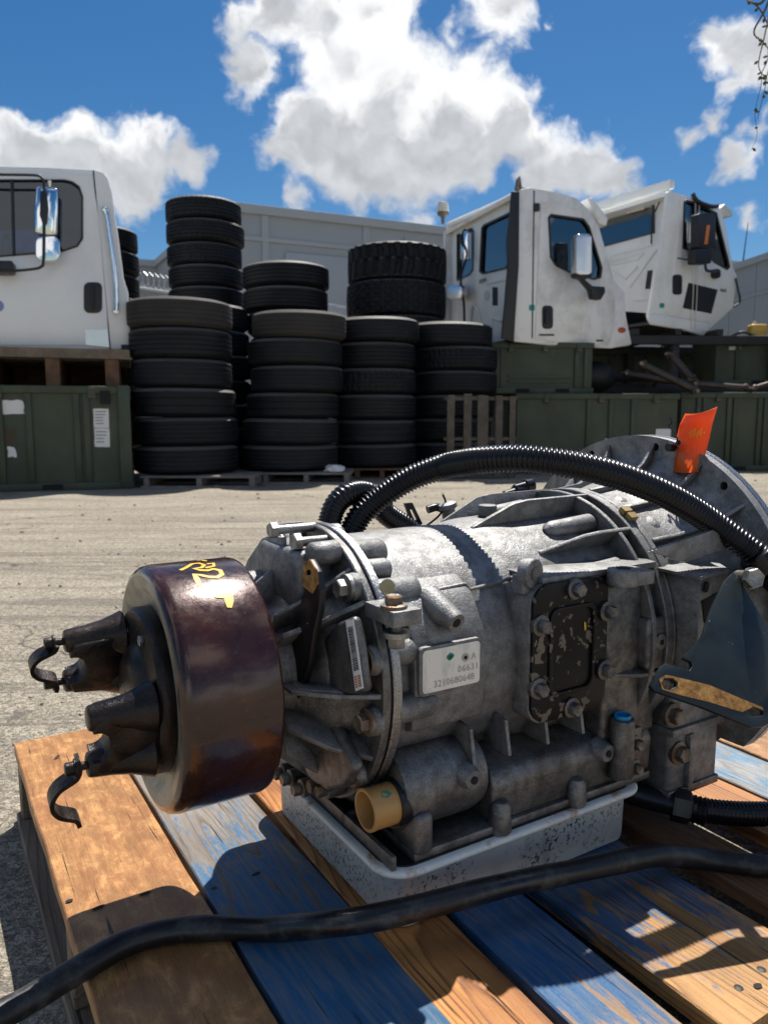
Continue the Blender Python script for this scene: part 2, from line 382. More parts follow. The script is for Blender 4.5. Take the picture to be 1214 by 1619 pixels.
def f_bracket(t, b):
    o = t.obj(); n = t.noise(o, 260, 2, 0.6); n2 = t.noise(o, 18, 4, 0.6)
    c = t.ramp(n2, [(0.3, (0.006, 0.011, 0.014)), (0.7, (0.013, 0.022, 0.026))])
    c = t.mix(t.ramp(n, [(0.74, 0.0), (0.78, 0.8)]), c, (0.4, 0.42, 0.42))
    setp(t, b, col=c, rough=t.ramp(n2, [(0.3, 0.34), (0.75, 0.5)]), metal=0.1, normal=t.bump(n, 0.12, 0.0008))
mat('bracket_paint', f_bracket)
def f_rust(t, b):
    o = t.obj(); n = t.noise(o, 90, 5, 0.7)
    c = t.ramp(n, [(0.3, (0.06, 0.025, 0.008)), (0.5, (0.30, 0.14, 0.03)), (0.72, (0.50, 0.30, 0.09))])
    setp(t, b, col=c, rough=0.8, normal=t.bump(n, 0.5, 0.001))
mat('rust', f_rust)
def f_pan(t, b):
    o = t.obj(); n = t.noise(o, 25, 5, 0.6); n2 = t.noise(o, 210, 3, 0.6); n3 = t.noise(o, 11, 4, 0.6)
    c = t.mix(n, (0.54, 0.525, 0.49), (0.70, 0.685, 0.64))
    c = t.mix(t.m('MULTIPLY', t.ramp(n2, [(0.545, 0.0), (0.61, 1.0)]), t.ramp(n3, [(0.40, 0.05), (0.60, 1.0)])), c, (0.03, 0.028, 0.025))
    st = t.ramp(t.noise(t.v('MULTIPLY', o, (1, 1, 0.22)), 22, 6, 0.65), [(0.52, 0.0), (0.70, 0.5)]); c = t.mix(st, c, (0.17, 0.155, 0.13))
    setp(t, b, col=c, rough=0.42, metal=0.25, normal=t.bump(n2, 0.1, 0.0008))
mat('pan_paint', f_pan)
def f_lip(t, b):
    o = t.obj(); n = t.noise(o, 60, 5, 0.7); n2 = t.noise(o, 16, 4, 0.6)
    c = t.mix(n, (0.60, 0.585, 0.54), (0.88, 0.87, 0.82))
    c = t.mix(t.m('MULTIPLY', t.ramp(n2, [(0.52, 0.0), (0.60, 1.0)]), t.ramp(n, [(0.4, 0.25), (0.6, 1.0)])), c, (0.36, 0.12, 0.03))
    setp(t, b, col=c, rough=0.55)
mat('pan_lip', f_lip)
def f_tagm(t, b):
    o = t.obj(); n = t.noise(o, 90, 4, 0.6); n2 = t.noise(o, 26, 3, 0.5)
    c = t.mix(n2, (0.92, 0.13, 0.022), (0.95, 0.20, 0.035))
    setp(t, b, col=c, rough=0.42, normal=t.bump(n, 0.15, 0.0008))
    tr = t.node('ShaderNodeBsdfTranslucent'); t.put(tr.inputs[0], c)
    ms = t.node('ShaderNodeMixShader'); ms.inputs[0].default_value = 0.35
    out = [n_ for n_ in t.n if n_.type == 'OUTPUT_MATERIAL'][0]
    t.l.new(b.outputs[0], ms.inputs[1]); t.l.new(tr.outputs[0], ms.inputs[2]); t.l.new(ms.outputs[0], out.inputs[0])
mat('orange_tag', f_tagm)
simple('tag_ink', (0.80, 0.36, 0.02), 0.5, 0, 0.1, 60, 0)
# wood: grain runs along the local y axis; blue paint worn unevenly, optionally less of it towards one end
def m_wood(name, dark, light, paint=None, amount=0.0, stain=0.4, rough=0.62, grain=1.0, grad=0.0, mottle=0.0, pale=0.0):
    def fn(t, b):
        o0 = t.obj(); o = t.obj(rnd=9.0)
        gv = t.v('MULTIPLY', o, (1.0, 0.05, 1.0))
        wv = t.v('ADD', gv, t.v('SCALE', t.noise(t.v('MULTIPLY', o, (1, 0.3, 1)), 5, 3, 0.5, col=True), 0.05))
        g1 = t.noise(wv, 170, 7, 0.68); g2 = t.noise(t.v('MULTIPLY', o, (1.0, 0.09, 1.0)), 620, 4, 0.65); big = t.noise(t.v('MULTIPLY', o, (1, 0.35, 1)), 8, 6, 0.62)
        ringn = t.noise(t.v('MULTIPLY', o, (1, 0.09, 1)), 9, 2, 0.5)
        ring = t.m('FRACT', t.m('MULTIPLY', ringn, 26.0)); ring = t.ramp(ring, [(0.0, 1.0), (0.55, 0.75), (0.86, 0.05), (1.0, 1.0)])
        f = t.m('ADD', t.m('MULTIPLY', g1, 0.60), t.m('MULTIPLY', ring, 0.30 * grain)); f = t.m('ADD', f, t.m('MULTIPLY', g2, 0.18))
        c = t.mix(t.ramp(f, [(0.30, 0.0), (0.78, 1.0)]), dark, light)
        if mottle:
            mt = t.noise(t.v('MULTIPLY', o, (1, 0.6, 1)), 34, 8, 0.72, 0.3)
            c = t.mix(t.m('MULTIPLY', t.ramp(mt, [(0.42, 1.0), (0.58, 0.0)]), mottle), c, tuple(k * 0.55 for k in dark))
            c = t.mix(t.m('MULTIPLY', t.ramp(mt, [(0.54, 0.0), (0.70, 1.0)]), mottle * 0.8), c, (min(1, light[0] * 1.35), light[1] * 1.3, light[2] * 1.25))
            rd = t.noise(o, 11, 6, 0.66)
            c = t.mix(t.m('MULTIPLY', t.ramp(rd, [(0.52, 0.0), (0.66, 1.0)]), mottle * 0.7), c, (0.30, 0.115, 0.045))
        c = t.mix(t.m('MULTIPLY', t.ramp(big, [(0.40, 1.0), (0.60, 0.0)]), stain), c, tuple(k * 0.42 for k in dark))
        ck = t.ramp(t.noise(t.v('MULTIPLY', o, (1.0, 0.022, 1.0)), 190, 3, 0.55), [(0.30, 1.0), (0.335, 0.0)])
        h = t.m('ADD', t.m('MULTIPLY', f, 0.6), t.m('MULTIPLY', g2, 0.5))
        if paint:
            sp = t.node('ShaderNodeSeparateXYZ'); t.l.new(o0, sp.inputs[0])
            pm = t.m('ADD', t.m('MULTIPLY', t.noise(t.v('MULTIPLY', o, (1, 0.30, 1)), 22, 9, 0.74), 0.62), t.m('MULTIPLY', f, 0.42))
            pm = t.m('ADD', pm, t.m('MULTIPLY', sp.outputs[1], grad))
            pk = t.ramp(pm, [(0.66 - amount * 0.30, 0.0), (0.72 - amount * 0.30, 1.0)])
            pc = t.mix(t.ramp(big, [(0.3, 0.0), (0.7, 1.0)]), tuple(k * 0.5 for k in paint), tuple(min(1, k * 1.1) for k in paint))
            pc = t.mix(t.m('MULTIPLY', t.ramp(g1, [(0.42, 0.0), (0.66, 1.0)]), 0.35 + pale), pc, (0.165, 0.18, 0.19))
            c = t.mix(pk, c, pc)
        c = t.mix(t.m('MULTIPLY', ck, 0.9), c, (0.012, 0.010, 0.009))
        setp(t, b, col=c, rough=t.m('MULTIPLY_ADD', g1, 0.30, rough - 0.20), spec=0.4, normal=t.bump(t.m('SUBTRACT', h, t.m('MULTIPLY', ck, 1.3)), 0.6, 0.003))
    return mat(name, fn)
m_wood('wood_stained', (0.34, 0.145, 0.050), (0.66, 0.38, 0.145), None, 0, 0.22, 0.5, 0.25, 0, 0.6)
m_wood('wood_blue_grey', (0.11, 0.08, 0.06), (0.29, 0.255, 0.215), (0.020, 0.125, 0.27), 0.55, 0.4, grad=-0.50, pale=0.45)
m_wood('wood_blue', (0.20, 0.115, 0.06), (0.42, 0.28, 0.16), (0.012, 0.095, 0.24), 1.18, 0.45, grad=0.45, pale=0.3)
m_wood('wood_natural', (0.16, 0.042, 0.012), (0.62, 0.265, 0.070), None, 0, 0.42, 0.55, 1.3)
m_wood('wood_half_blue', (0.24, 0.10, 0.032), (0.60, 0.33, 0.115), (0.016, 0.10, 0.23), 1.30, 0.4, grad=0.95, grain=1.2, pale=0.2)
m_wood('wood_dark', (0.070, 0.028, 0.015), (0.24, 0.12, 0.055), None, 0, 0.5)
m_wood('wood_old', (0.10, 0.075, 0.05), (0.30, 0.23, 0.165), None, 0, 0.4, 0.75)
m_wood('wood_grey', (0.12, 0.105, 0.095), (0.30, 0.26, 0.23), None, 0, 0.4, 0.8)
m_wood('wood_weathered', (0.055, 0.046, 0.038), (0.165, 0.135, 0.105), None, 0, 0.4, 0.8)
m_wood('wood_pale_blue', (0.16, 0.14, 0.12), (0.44, 0.43, 0.42), (0.10, 0.26, 0.42), 0.45, 0.3, pale=0.4)
# ground
def f_ground(t, b):
    o = t.obj()
    big = t.noise(t.v('MULTIPLY', o, (0.22, 1.0, 1)), 2.2, 5, 0.6); mid = t.noise(t.v('MULTIPLY', o, (0.3, 1, 1)), 11, 5, 0.62)
    agg = t.voro(o, 260); agg2 = t.voro(o, 120, out='Color'); fine = t.noise(o, 500, 2, 0.6)
    s2 = t.node('ShaderNodeSeparateColor'); t.l.new(agg2, s2.inputs[0])
    c = t.ramp(t.m('ADD', t.m('MULTIPLY', big, 0.55), t.m('MULTIPLY', mid, 0.45)), [(0.32, (0.275, 0.238, 0.185)), (0.52, (0.385, 0.338, 0.262)), (0.70, (0.455, 0.40, 0.312))])
    st = t.ramp(s2.outputs[0], [(0.0, 0.55), (0.5, 1.0), (1.0, 1.40)])
    c = t.mix(1.0, c, st, 'MULTIPLY')
    c = t.mix(t.ramp(agg, [(0.45, 0.0), (0.75, 0.6)]), c, (0.07, 0.062, 0.055))
    scv = t.noise(t.v('MULTIPLY', o, (0.12, 2.4, 1)), 3.4, 6, 0.62, 1.4)
    c = t.mix(t.m('MULTIPLY', t.ramp(scv, [(0.52, 0.0), (0.62, 1.0)]), 0.55), c, (0.12, 0.105, 0.092))
    spots = t.ramp(t.noise(o, 5, 4, 0.5), [(0.68, 0.0), (0.74, 0.7)])
    c = t.mix(spots, c, (0.10, 0.09, 0.08))
    wv = t.v('ADD', o, t.v('SCALE', t.noise(o, 1.6, 4, 0.6, col=True), 0.9))
    ck = t.voro(wv, 0.42, 'DISTANCE_TO_EDGE'); c = t.mix(t.m('MULTIPLY', t.ramp(ck, [(0.0, 1.0), (0.006, 0.0)]), 0.8), c, (0.05, 0.045, 0.04))
    oil = t.ramp(t.noise(t.v('MULTIPLY', o, (0.6, 1, 1)), 0.9, 5, 0.6), [(0.60, 0.0), (0.70, 0.5)]); c = t.mix(oil, c, (0.13, 0.115, 0.10))
    pale = t.ramp(t.noise(t.v('MULTIPLY', o, (0.35, 1, 1)), 1.4, 5, 0.6, 0.6), [(0.58, 0.0), (0.72, 0.35)]); c = t.mix(pale, c, (0.55, 0.50, 0.42))
    setp(t, b, col=c, rough=0.85, spec=0.25, normal=t.bump(t.m('ADD', t.m('MULTIPLY', agg, -0.6), fine), 0.8, 0.006))
mat('yard_concrete', f_ground)
# yard things
def f_tire(t, b):
    o = t.obj(rnd=7.0); n = t.noise(o, 6, 5, 0.6); n2 = t.noise(o, 60, 4, 0.6)
    oi = t.node('ShaderNodeObjectInfo'); n = t.m('ADD', n, t.m('MULTIPLY_ADD', oi.outputs['Random'], 0.22, -0.11))
    c = t.ramp(n, [(0.35, (0.0035, 0.0048, 0.0070)), (0.65, (0.0075, 0.0090, 0.0115)), (0.85, (0.024, 0.023, 0.022))])
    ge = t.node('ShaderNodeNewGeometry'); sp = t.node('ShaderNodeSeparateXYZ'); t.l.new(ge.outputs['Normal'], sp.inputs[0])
    c = t.mix(t.m('MULTIPLY', t.smooth(sp.outputs[2], 0.45, 0.9), t.ramp(n2, [(0.3, 0.5), (0.7, 1.0)])), c, (0.15, 0.14, 0.125))  # up-facing rubber lightened: settled dust, with sunlit tops put into the colour
    setp(t, b, col=c, rough=0.62, spec=0.28, normal=t.bump(n2, 0.25, 0.004))
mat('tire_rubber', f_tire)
simple('tire_grey', (0.026, 0.024, 0.022), 0.8, 0, 0.5, 6, 0.25, 60, 0.004)
def f_olive(t, b):
    o = t.obj(rnd=3.0); n = t.noise(o, 2.5, 5, 0.6); n2 = t.noise(t.v('MULTIPLY', o, (1, 1, 0.25)), 9, 4, 0.65); n3 = t.noise(o, 40, 4, 0.6)
    c = t.ramp(n, [(0.3, (0.028, 0.039, 0.022)), (0.7, (0.058, 0.073, 0.041))])
    c = t.mix(t.ramp(n2, [(0.55, 0.0), (0.75, 0.45)]), c, (0.09, 0.085, 0.06))
    c = t.mix(t.ramp(n3, [(0.68, 0.0), (0.74, 0.6)]), c, (0.07, 0.045, 0.025))
    setp(t, b, col=c, rough=0.55, normal=t.bump(n2, 0.12, 0.01))
mat('olive_paint', f_olive)
def m_white(name, base, dirt):
    def fn(t, b):
        o = t.obj(rnd=3.0); n = t.noise(o, 1.8, 5, 0.6); n2 = t.noise(t.v('MULTIPLY', o, (1, 1, 0.75)), 3.5, 7, 0.66); n3 = t.noise(o, 55, 3, 0.6)
        c = t.mix(n, base, tuple(k * 0.93 for k in base))
        c = t.mix(t.m('MULTIPLY', t.ramp(n2, [(0.47, 0.0), (0.70, 1.0)]), dirt), c, (0.30, 0.25, 0.20))
        c = t.mix(t.m('MULTIPLY', t.ramp(n3, [(0.66, 0.0), (0.72, 1.0)]), dirt), c, (0.12, 0.09, 0.07))
        setp(t, b, col=c, rough=0.34, coat=0.2, coatr=0.2)
    return mat(name, fn)
m_white('cab_white', (0.84, 0.86, 0.87), 0.06)
m_white('cab_white_dirty', (0.84, 0.84, 0.83), 0.45)
m_white('cab_white_aged', (0.86, 0.87, 0.85), 0.18)
simple('chrome', (0.82, 0.83, 0.85), 0.06, 1.0, 0.03, 10, 0)
simple('chrome_dull', (0.62, 0.63, 0.65), 0.25, 1.0, 0.1, 10, 0)
simple('trim_black', (0.012, 0.013, 0.016), 0.45, 0, 0.3, 20, 0.05)
simple('seat_grey', (0.05, 0.055, 0.065), 0.8, 0, 0.3, 20, 0.1)
simple('paper', (0.72, 0.72, 0.70), 0.7, 0, 0.06, 12, 0)
simple('paper_ink', (0.12, 0.12, 0.13), 0.7, 0, 0.1, 12, 0)
simple('reflector_red', (0.40, 0.05, 0.01), 0.25, 0, 0.1, 12, 0)
simple('amber', (0.60, 0.16, 0.02), 0.3, 0, 0.1, 12, 0)
simple('teal_sticker', (0.02, 0.28, 0.26), 0.4, 0, 0.1, 12, 0)
simple('blue_sticker', (0.22, 0.25, 0.50), 0.4, 0, 0.2, 12, 0)
simple('frame_steel', (0.022, 0.022, 0.024), 0.55, 0.3, 0.5, 9, 0.2, 40, 0.004)
simple('shaft_steel', (0.075, 0.060, 0.050), 0.5, 0.6, 0.5, 9, 0.2, 40, 0.003)
simple('lamp_ivory', (0.66, 0.63, 0.55), 0.5, 0, 0.1, 20, 0.05)
simple('oil_bottle', (0.60, 0.36, 0.06), 0.35, 0, 0.3, 9, 0.05)
simple('plastic_bag', (0.55, 0.56, 0.58), 0.3, 0, 0.4, 9, 0.4, 30, 0.02)
def m_glass(name, tint, ior=1.45):
    def fn(t, b):
        gl = t.node('ShaderNodeBsdfGlossy'); gl.inputs['Roughness'].default_value = 0.02; gl.inputs[0].default_value = (0.9, 0.95, 1, 1)
        tp_ = t.node('ShaderNodeBsdfTransparent'); tp_.inputs[0].default_value = (*tint, 1)
        fr = t.node('ShaderNodeFresnel'); fr.inputs[0].default_value = ior
        ms = t.node('ShaderNodeMixShader'); t.l.new(fr.outputs[0], ms.inputs[0]); t.l.new(tp_.outputs[0], ms.inputs[1]); t.l.new(gl.outputs[0], ms.inputs[2])
        out = [n_ for n_ in t.n if n_.type == 'OUTPUT_MATERIAL'][0]; t.l.new(ms.outputs[0], out.inputs[0])
    return mat(name, fn)
m_glass('cab_glass', (0.78, 0.93, 0.92), 2.6); m_glass('cab_glass_dark', (0.07, 0.17, 0.27), 1.7)
def f_wall(t, b):
    o = t.obj(); n = t.noise(t.v('MULTIPLY', o, (1, 1, 0.12)), 1.2, 5, 0.6); n2 = t.noise(o, 0.5, 3, 0.5)
    c = t.mix(t.m('ADD', t.m('MULTIPLY', n, 0.6), t.m('MULTIPLY', n2, 0.4)), (0.27, 0.295, 0.32), (0.37, 0.395, 0.42))
    setp(t, b, col=c, rough=0.7)
mat('warehouse_paint', f_wall)
simple('warehouse_trim', (0.36, 0.385, 0.41), 0.6, 0, 0.1, 2, 0)
simple('fence_wire', (0.55, 0.56, 0.57), 0.4, 0.8, 0.1, 9, 0)
def f_leaf(t, b): setp(t, b, col=(0.05, 0.075, 0.025), rough=0.6)
mat('leaf', f_leaf)
simple('twig', (0.10, 0.075, 0.05), 0.8, 0, 0.3, 20, 0)
simple('loose_stone', (0.30, 0.26, 0.21), 0.9, 0, 0.6, 3, 0)
simple('olive_stain', (0.060, 0.045, 0.024), 0.7, 0, 0.3, 9, 0)
# ------------------------------------------------------------------ ground
mb = MB(); mb.face([(-400, -60, 0), (400, -60, 0), (400, 900, 0), (-400, 900, 0)])
tag(mb.build('ground', 'yard_concrete'), 'sunlit tan concrete yard with dark scuff streaks and pebbly surface', 'ground', kind='structure')
# ------------------------------------------------------------------ far buildings and fence
def wall_line(p0, p1): d = (p1 - p0); d.z = 0; return d.normalized()
def warehouse():
    a = at_depth(352, 322, 18.0); b_ = at_depth(695, 365, 20.3); d = wall_line(a, b_); n_ = Vector((d.y, -d.x, 0))
    zt = a.z; w = tag(empty('warehouse', (a.x, a.y, 0), atan2(d.y, d.x)), 'long light grey metal-panel warehouse behind the tire stacks', 'building')
    L = 26.0
    mb = MB(); mb.box(0, L, 0, 12, 0, zt); mb.build('wall', 'warehouse_paint', w)
    mb = MB(); mb.box(-.08, L + .08, -.10, 12.08, zt - .16, zt + .05); mb.build('parapet', 'warehouse_trim', w, bevel=.02)
    mb = MB(); mb.box(-.02, L, -.04, -.005, zt - .75, zt - .66); mb.build('girt', 'warehouse_trim', w)
    for k in range(8):
        mb = MB(); mb.box(.9 + 2.55 * k, 1.06 + 2.55 * k, -.03, -.004, 0, zt - .16); mb.build('panel_joint', 'warehouse_trim', w)
    mb = MB(); mb.box(1.45, 3.15, -.05, -.032, 2.2, zt - .95); mb.build('patched_panel', 'warehouse_trim', w, bevel=.01)
    mb = MB(); mb.box(3.72, 4.08, -.30, -.05, zt - 1.15, zt - .93); o = mb.build('wall_lamp', 'lamp_ivory', w, bevel=.02)
    mb = MB(); mb.cyl((4.6, -.05, zt - 1.6), (4.6, -.05, zt - .3), .025, n=8); mb.build('conduit', 'warehouse_trim', w)
    # side that falls back to the left
    c = at_depth(246, 363, 24.5) - a; ang = atan2(c.y, c.x) - atan2(d.y, d.x); lx, ly = hypot(c.x, c.y) * cos(ang), hypot(c.x, c.y) * sin(ang)
    mb = MB(); mb.prism([(0.001, .02, 0), (lx, ly, 0), (lx - 6, ly + .5, 0), (lx - 6, ly + 4, 0), (.001, ly + 4, 0)], (0, 0, zt - .16)); mb.build('side_wall', 'warehouse_paint', w)
    mb = MB(); mb.prism([(-.09, -.02, zt - .155), (lx - .08, ly - .08, zt - .155), (lx - 6, ly + .4, zt - .155), (lx - 6, ly + 3.9, zt - .155), (-.09, ly + 3.9, zt - .155)], (0, 0, .2)); mb.build('side_parapet', 'warehouse_trim', w)
warehouse()
def shed():
    a = at_depth(1150, 424, 17.0); b_ = at_depth(1214, 411, 15.6); d = wall_line(a, b_); w = tag(empty('storage_building', (a.x, a.y, 0), atan2(d.y, d.x)), 'grey metal-sided building beyond the cab with orange mirror strip', 'building')
    zt = a.z
    mb = MB(); mb.box(-3, 10, 0, 6, 0, zt); mb.build('wall', 'warehouse_paint', w)
    mb = MB(); mb.box(-3.05, 10, -.06, 6, zt - .1, zt + .03); mb.build('eave', 'warehouse_trim', w)
    mb = MB(); mb.box(-3, 10, -.02, -.004, zt - .75, zt - .70); mb.build('girt', 'warehouse_trim', w)
    for k in range(14):
        mb = MB(); mb.box(-2.6 + .9 * k, -2.56 + .9 * k, -.015, -.004, 0, zt - .1); mb.build('panel_joint', 'warehouse_trim', w)
    q = at_depth(1172, 420, 17.2); q2 = at_depth(1182, 352, 17.2)
    M = Matrix.Rotation(-atan2(d.y, d.x), 4, 'Z') @ Matrix.Translation((-a.x, -a.y, 0))
    mb = MB(); mb.cyl(M @ Vector((q.x, q.y, zt - .1)), M @ q2, .018, .008, n=8); mb.build('antenna', 'frame_steel', w)
shed()
def fence():
    a = at_depth(215, 436, 11.9); b_ = at_depth(560, 490, 15.8); zt = (at_depth(530, 487, 15.5)).z; d = wall_line(a, b_); L = (Vector((b_.x, b_.y, 0)) - Vector((a.x, a.y, 0))).length
    f = tag(empty('chain_link_fence', (a.x, a.y, 0), atan2(d.y, d.x)), 'chain-link fence topped with coiled wire between the tires and the warehouse', 'fence')
    for k in range(6):
        mb = MB(); mb.cyl((L * k / 5, 0, 0), (L * k / 5, 0, zt - .18), .03, n=10); mb.build('fence_post', 'fence_wire', f)
    mb = MB(); mb.cyl((0, 0, zt - .2), (L, 0, zt - .2), .02, n=8); mb.build('top_rail', 'fence_wire', f)
    mb = MB(); P = [(L * k / 360, .11 * cos(k * .9), zt - .06 + .11 * sin(k * .9)) for k in range(361)]; mb.tube(P, .006, 5); mb.build('wire_coil', 'fence_wire', f)
    mb = MB()
    for k in range(int(L / .12) + 14):
        x = k * .12
        for s_ in (1, -1):
            x0 = x if s_ == 1 else x; x1 = x0 - s_ * 1.6
            pa = Vector((x0, .004 * s_, zt - .2)); pb = Vector((x1, .004 * s_, zt - 1.8))
            if 0 <= x0 <= L and 0 <= x1 <= L: mb.tube([pa, pb], .0035, 4)
    tag(mb.build('chain_mesh', 'fence_wire', f), kind='stuff')
fence()
# ------------------------------------------------------------------ tires
def lathe_z(mb, prof, n, fr=None):
    rg = []
    for i, (r, z) in enumerate(prof):
        rg.append([Vector(((r + (fr(2 * pi * k / n, i, z) if fr else 0)) * cos(2 * pi * k / n), (r + (fr(2 * pi * k / n, i, z) if fr else 0)) * sin(2 * pi * k / n), z)) for k in range(n)])
    mb.rings(rg, True, False, False)
TIRE = {}
def tire_type(key, Rr, h, bead, m, kind):
    s = h * .5
    mb = MB(); sh = .035
    lathe_z(mb, [(Rr - .03, -s + sh + .012), (Rr - .012, -s + sh), (Rr - .03, -s + .016), (Rr - .07, -s + .004), (Rr - .12, -s), (bead + .06, -s + .008), (bead + .015, -s + .035), (bead, -s + .06), (bead + .004, -s + .075), (bead + .05, -s + .05), (Rr - .06, -s + .06), (Rr - .045, 0), (Rr - .06, s - .06), (bead + .05, s - .05), (bead + .004, s - .075), (bead, s - .06), (bead + .015, s - .035), (bead + .06, s - .008), (Rr - .12, s), (Rr - .07, s - .004), (Rr - .03, s - .016), (Rr - .012, s - sh), (Rr - .03, s - sh - .012)], 64)
    a = mb.build('tire_casing', m, None, sharp=70); ca = a.data; COL.objects.unlink(a); bpy.data.objects.remove(a)
    mb = MB(); t = s - sh + .004
    if kind in ('rib', 'worn', 'block', 'wide'):
        dep = {'rib': .012, 'worn': .004, 'block': .011, 'wide': .014}[kind]; prof = [(Rr - .03, -t - .004), (Rr - .014, -t), (Rr - .003, -t + .008)]
        nr = 3 if kind == 'wide' else 5; gw = .016 if kind == 'wide' else .010; rw = (2 * t - .016 - gw * (nr - 1)) / nr; z = -t + .008
        for k in range(nr):
            crown = .004 * (1 - ((z + rw / 2) / t) ** 2)
            prof += [(Rr - .004 + crown, z + .001), (Rr - .004 + crown, z + rw - .001)]
            if k < nr - 1: prof += [(Rr - .004 + crown - dep, z + rw + .001), (Rr - .004 + crown - dep, z + rw + gw - .001)]
            z += rw + gw
        prof += [(Rr - .014, t), (Rr - .03, t + .004)]
        fr = None; n = 72
        if kind == 'block':
            n = 192
            fr = lambda a_, i, z_: (-.010 if (int((a_ / (2 * pi)) * 96 + (i // 4) * .5) % 2 == 0 and ((a_ * 192 / (2 * pi)) % 4) < 1.2) else 0.0)
        lathe_z(mb, prof, n, fr)
    elif kind == 'lug':
        NL = 26; n = NL * 8; rows = 13
        prof = [(Rr - .05, -t - .012)] + [(Rr - .008 * abs(2 * k / (rows - 1) - 1) ** 2, -t - .006 + (2 * t + .012) * k / (rows - 1)) for k in range(rows)] + [(Rr - .05, t + .012)]
        def fr(a_, i, z_):
            ph = (a_ / (2 * pi) * NL + (0.5 if z_ > 0 else 0) + abs(z_) * 1.2) % 1
            return 0 if ph < .56 else -.034
        lathe_z(mb, prof, n, fr)
    else:
        n = 224; rows = 19
        prof = [(Rr - .05, -t - .012)] + [(Rr - .008 * abs(2 * k / (rows - 1) - 1) ** 2, -t - .004 + (2 * t + .008) * k / (rows - 1)) for k in range(rows)] + [(Rr - .05, t + .012)]
        def fr(a_, i, z_):
            p_ = a_ / (2 * pi) * 28; q_ = z_ * 9
            return -.016 if (abs(((p_ + q_) % 1) - .5) < .09 or abs(((p_ - q_) % 1) - .5) < .09) else 0
        lathe_z(mb, prof, n, fr)
    a = mb.build('tread', m, None, sharp=35); tr = a.data; COL.objects.unlink(a); bpy.data.objects.remove(a)
    TIRE[key] = (ca, tr, Rr, h)
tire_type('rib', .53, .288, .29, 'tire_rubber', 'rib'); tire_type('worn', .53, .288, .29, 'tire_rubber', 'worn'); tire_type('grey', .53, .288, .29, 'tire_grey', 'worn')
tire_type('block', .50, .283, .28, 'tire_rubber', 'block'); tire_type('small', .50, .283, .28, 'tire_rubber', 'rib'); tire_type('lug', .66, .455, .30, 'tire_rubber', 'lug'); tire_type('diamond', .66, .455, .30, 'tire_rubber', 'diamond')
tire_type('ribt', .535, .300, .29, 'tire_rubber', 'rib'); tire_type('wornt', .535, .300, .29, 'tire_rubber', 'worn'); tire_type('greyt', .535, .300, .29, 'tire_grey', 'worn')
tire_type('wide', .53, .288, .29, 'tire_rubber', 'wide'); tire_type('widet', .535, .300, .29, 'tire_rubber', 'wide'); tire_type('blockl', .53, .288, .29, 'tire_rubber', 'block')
ORD = ['lowest', 'second', 'third', 'fourth', 'fifth', 'sixth', 'seventh', 'eighth', 'ninth', 'tenth', 'eleventh', 'twelfth']
def stack(px, Y, z0, keys, where, group, look, jit=.02, dx=()):
    X = (px - CX) / FPX * Y; z = z0
    for k, key in enumerate(keys):
        ca, tr, Rr, h = TIRE[key]
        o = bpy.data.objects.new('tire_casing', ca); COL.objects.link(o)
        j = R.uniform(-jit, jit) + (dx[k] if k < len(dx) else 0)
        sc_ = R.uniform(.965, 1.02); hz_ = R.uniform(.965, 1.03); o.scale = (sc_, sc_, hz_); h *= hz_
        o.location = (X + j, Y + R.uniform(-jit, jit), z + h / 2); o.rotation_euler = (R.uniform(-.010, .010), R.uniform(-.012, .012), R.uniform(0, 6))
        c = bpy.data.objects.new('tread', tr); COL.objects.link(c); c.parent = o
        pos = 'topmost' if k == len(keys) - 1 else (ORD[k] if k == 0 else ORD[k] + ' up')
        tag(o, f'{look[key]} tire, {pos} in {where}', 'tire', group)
        z += h + .001
LK = dict(wide='wide-groove black truck', widet='wide-groove black truck', blockl='block-tread black truck', ribt='grooved black truck', wornt='worn black truck', greyt='greyish worn truck', rib='grooved black truck', worn='worn black truck', grey='greyish worn truck', block='block-tread black truck', small='ribbed black truck', lug='huge lugged', diamond='huge diamond-tread')
G = 'tires stacked in the yard'
def small_pallet(name, px0, px1, Y, depth, label, h=.12, m='wood_grey', grp='pallets under the tire stacks', yaw=0.0):
    x0 = (px0 - CX) / FPX * Y; x1 = (px1 - CX) / FPX * Y; w = x1 - x0
    p = tag(empty(name, ((x0 + x1) / 2, Y, 0), yaw), label, 'pallet', grp)
    nb = 6
    for k in range(nb):
        y = depth * k / (nb - 1) * .9; mb = MB(); mb.box(-w / 2 + R.uniform(-.02, .02), w / 2 + R.uniform(-.02, .02), y, y + .11, h - .02, h); mb.build('deck_board', m, p, bevel=.002, seg=1)
    for x in (-w / 2 + .05, 0, w / 2 - .05):
        mb = MB(); mb.box(x - .025, x + .025, .01, depth, .021, h - .021); mb.build('stringer', m, p)
    for y in (0.0, depth * .45, depth * .9):
        mb = MB(); mb.box(-w / 2, w / 2, y, y + .10, .0, .020); mb.build('bottom_board', m, p)
    return p
small_pallet('wooden_pallet', 222, 405, 7.56, 1.1, 'broken grey wooden pallet under the tire stack beside the green container')
stack(297, 8.14, .121, ['wornt', 'ribt', 'widet', 'wornt', 'ribt', 'greyt'], "six-tire stack beside the green container", G, LK, .02, (0, .0, -.01, -.01, -.03, -.05))
small_pallet('wooden_pallet', 412, 555, 8.02, 1.15, 'grey wooden pallet with litter on it under the tilting stack of bald tires')
stack(466, 8.60, .121, ['worn', 'worn', 'wide', 'worn', 'worn', 'grey'], "bald stack with brownish top tire", G, LK, .015, (-.06, -.05, .0, .03, .03, .08))
small_pallet('dark_pallet', 558, 650, 8.72, 1.0, 'dark pallet under the ribbed tire stack below the huge lugged tires', m='wood_dark')
stack(590, 9.22, .121, ['rib', 'wide', 'rib', 'blockl', 'rib', 'worn'], "ribbed stack before the huge tires", G, LK, .015, (0, 0, -.01, -.01, -.01, .03))
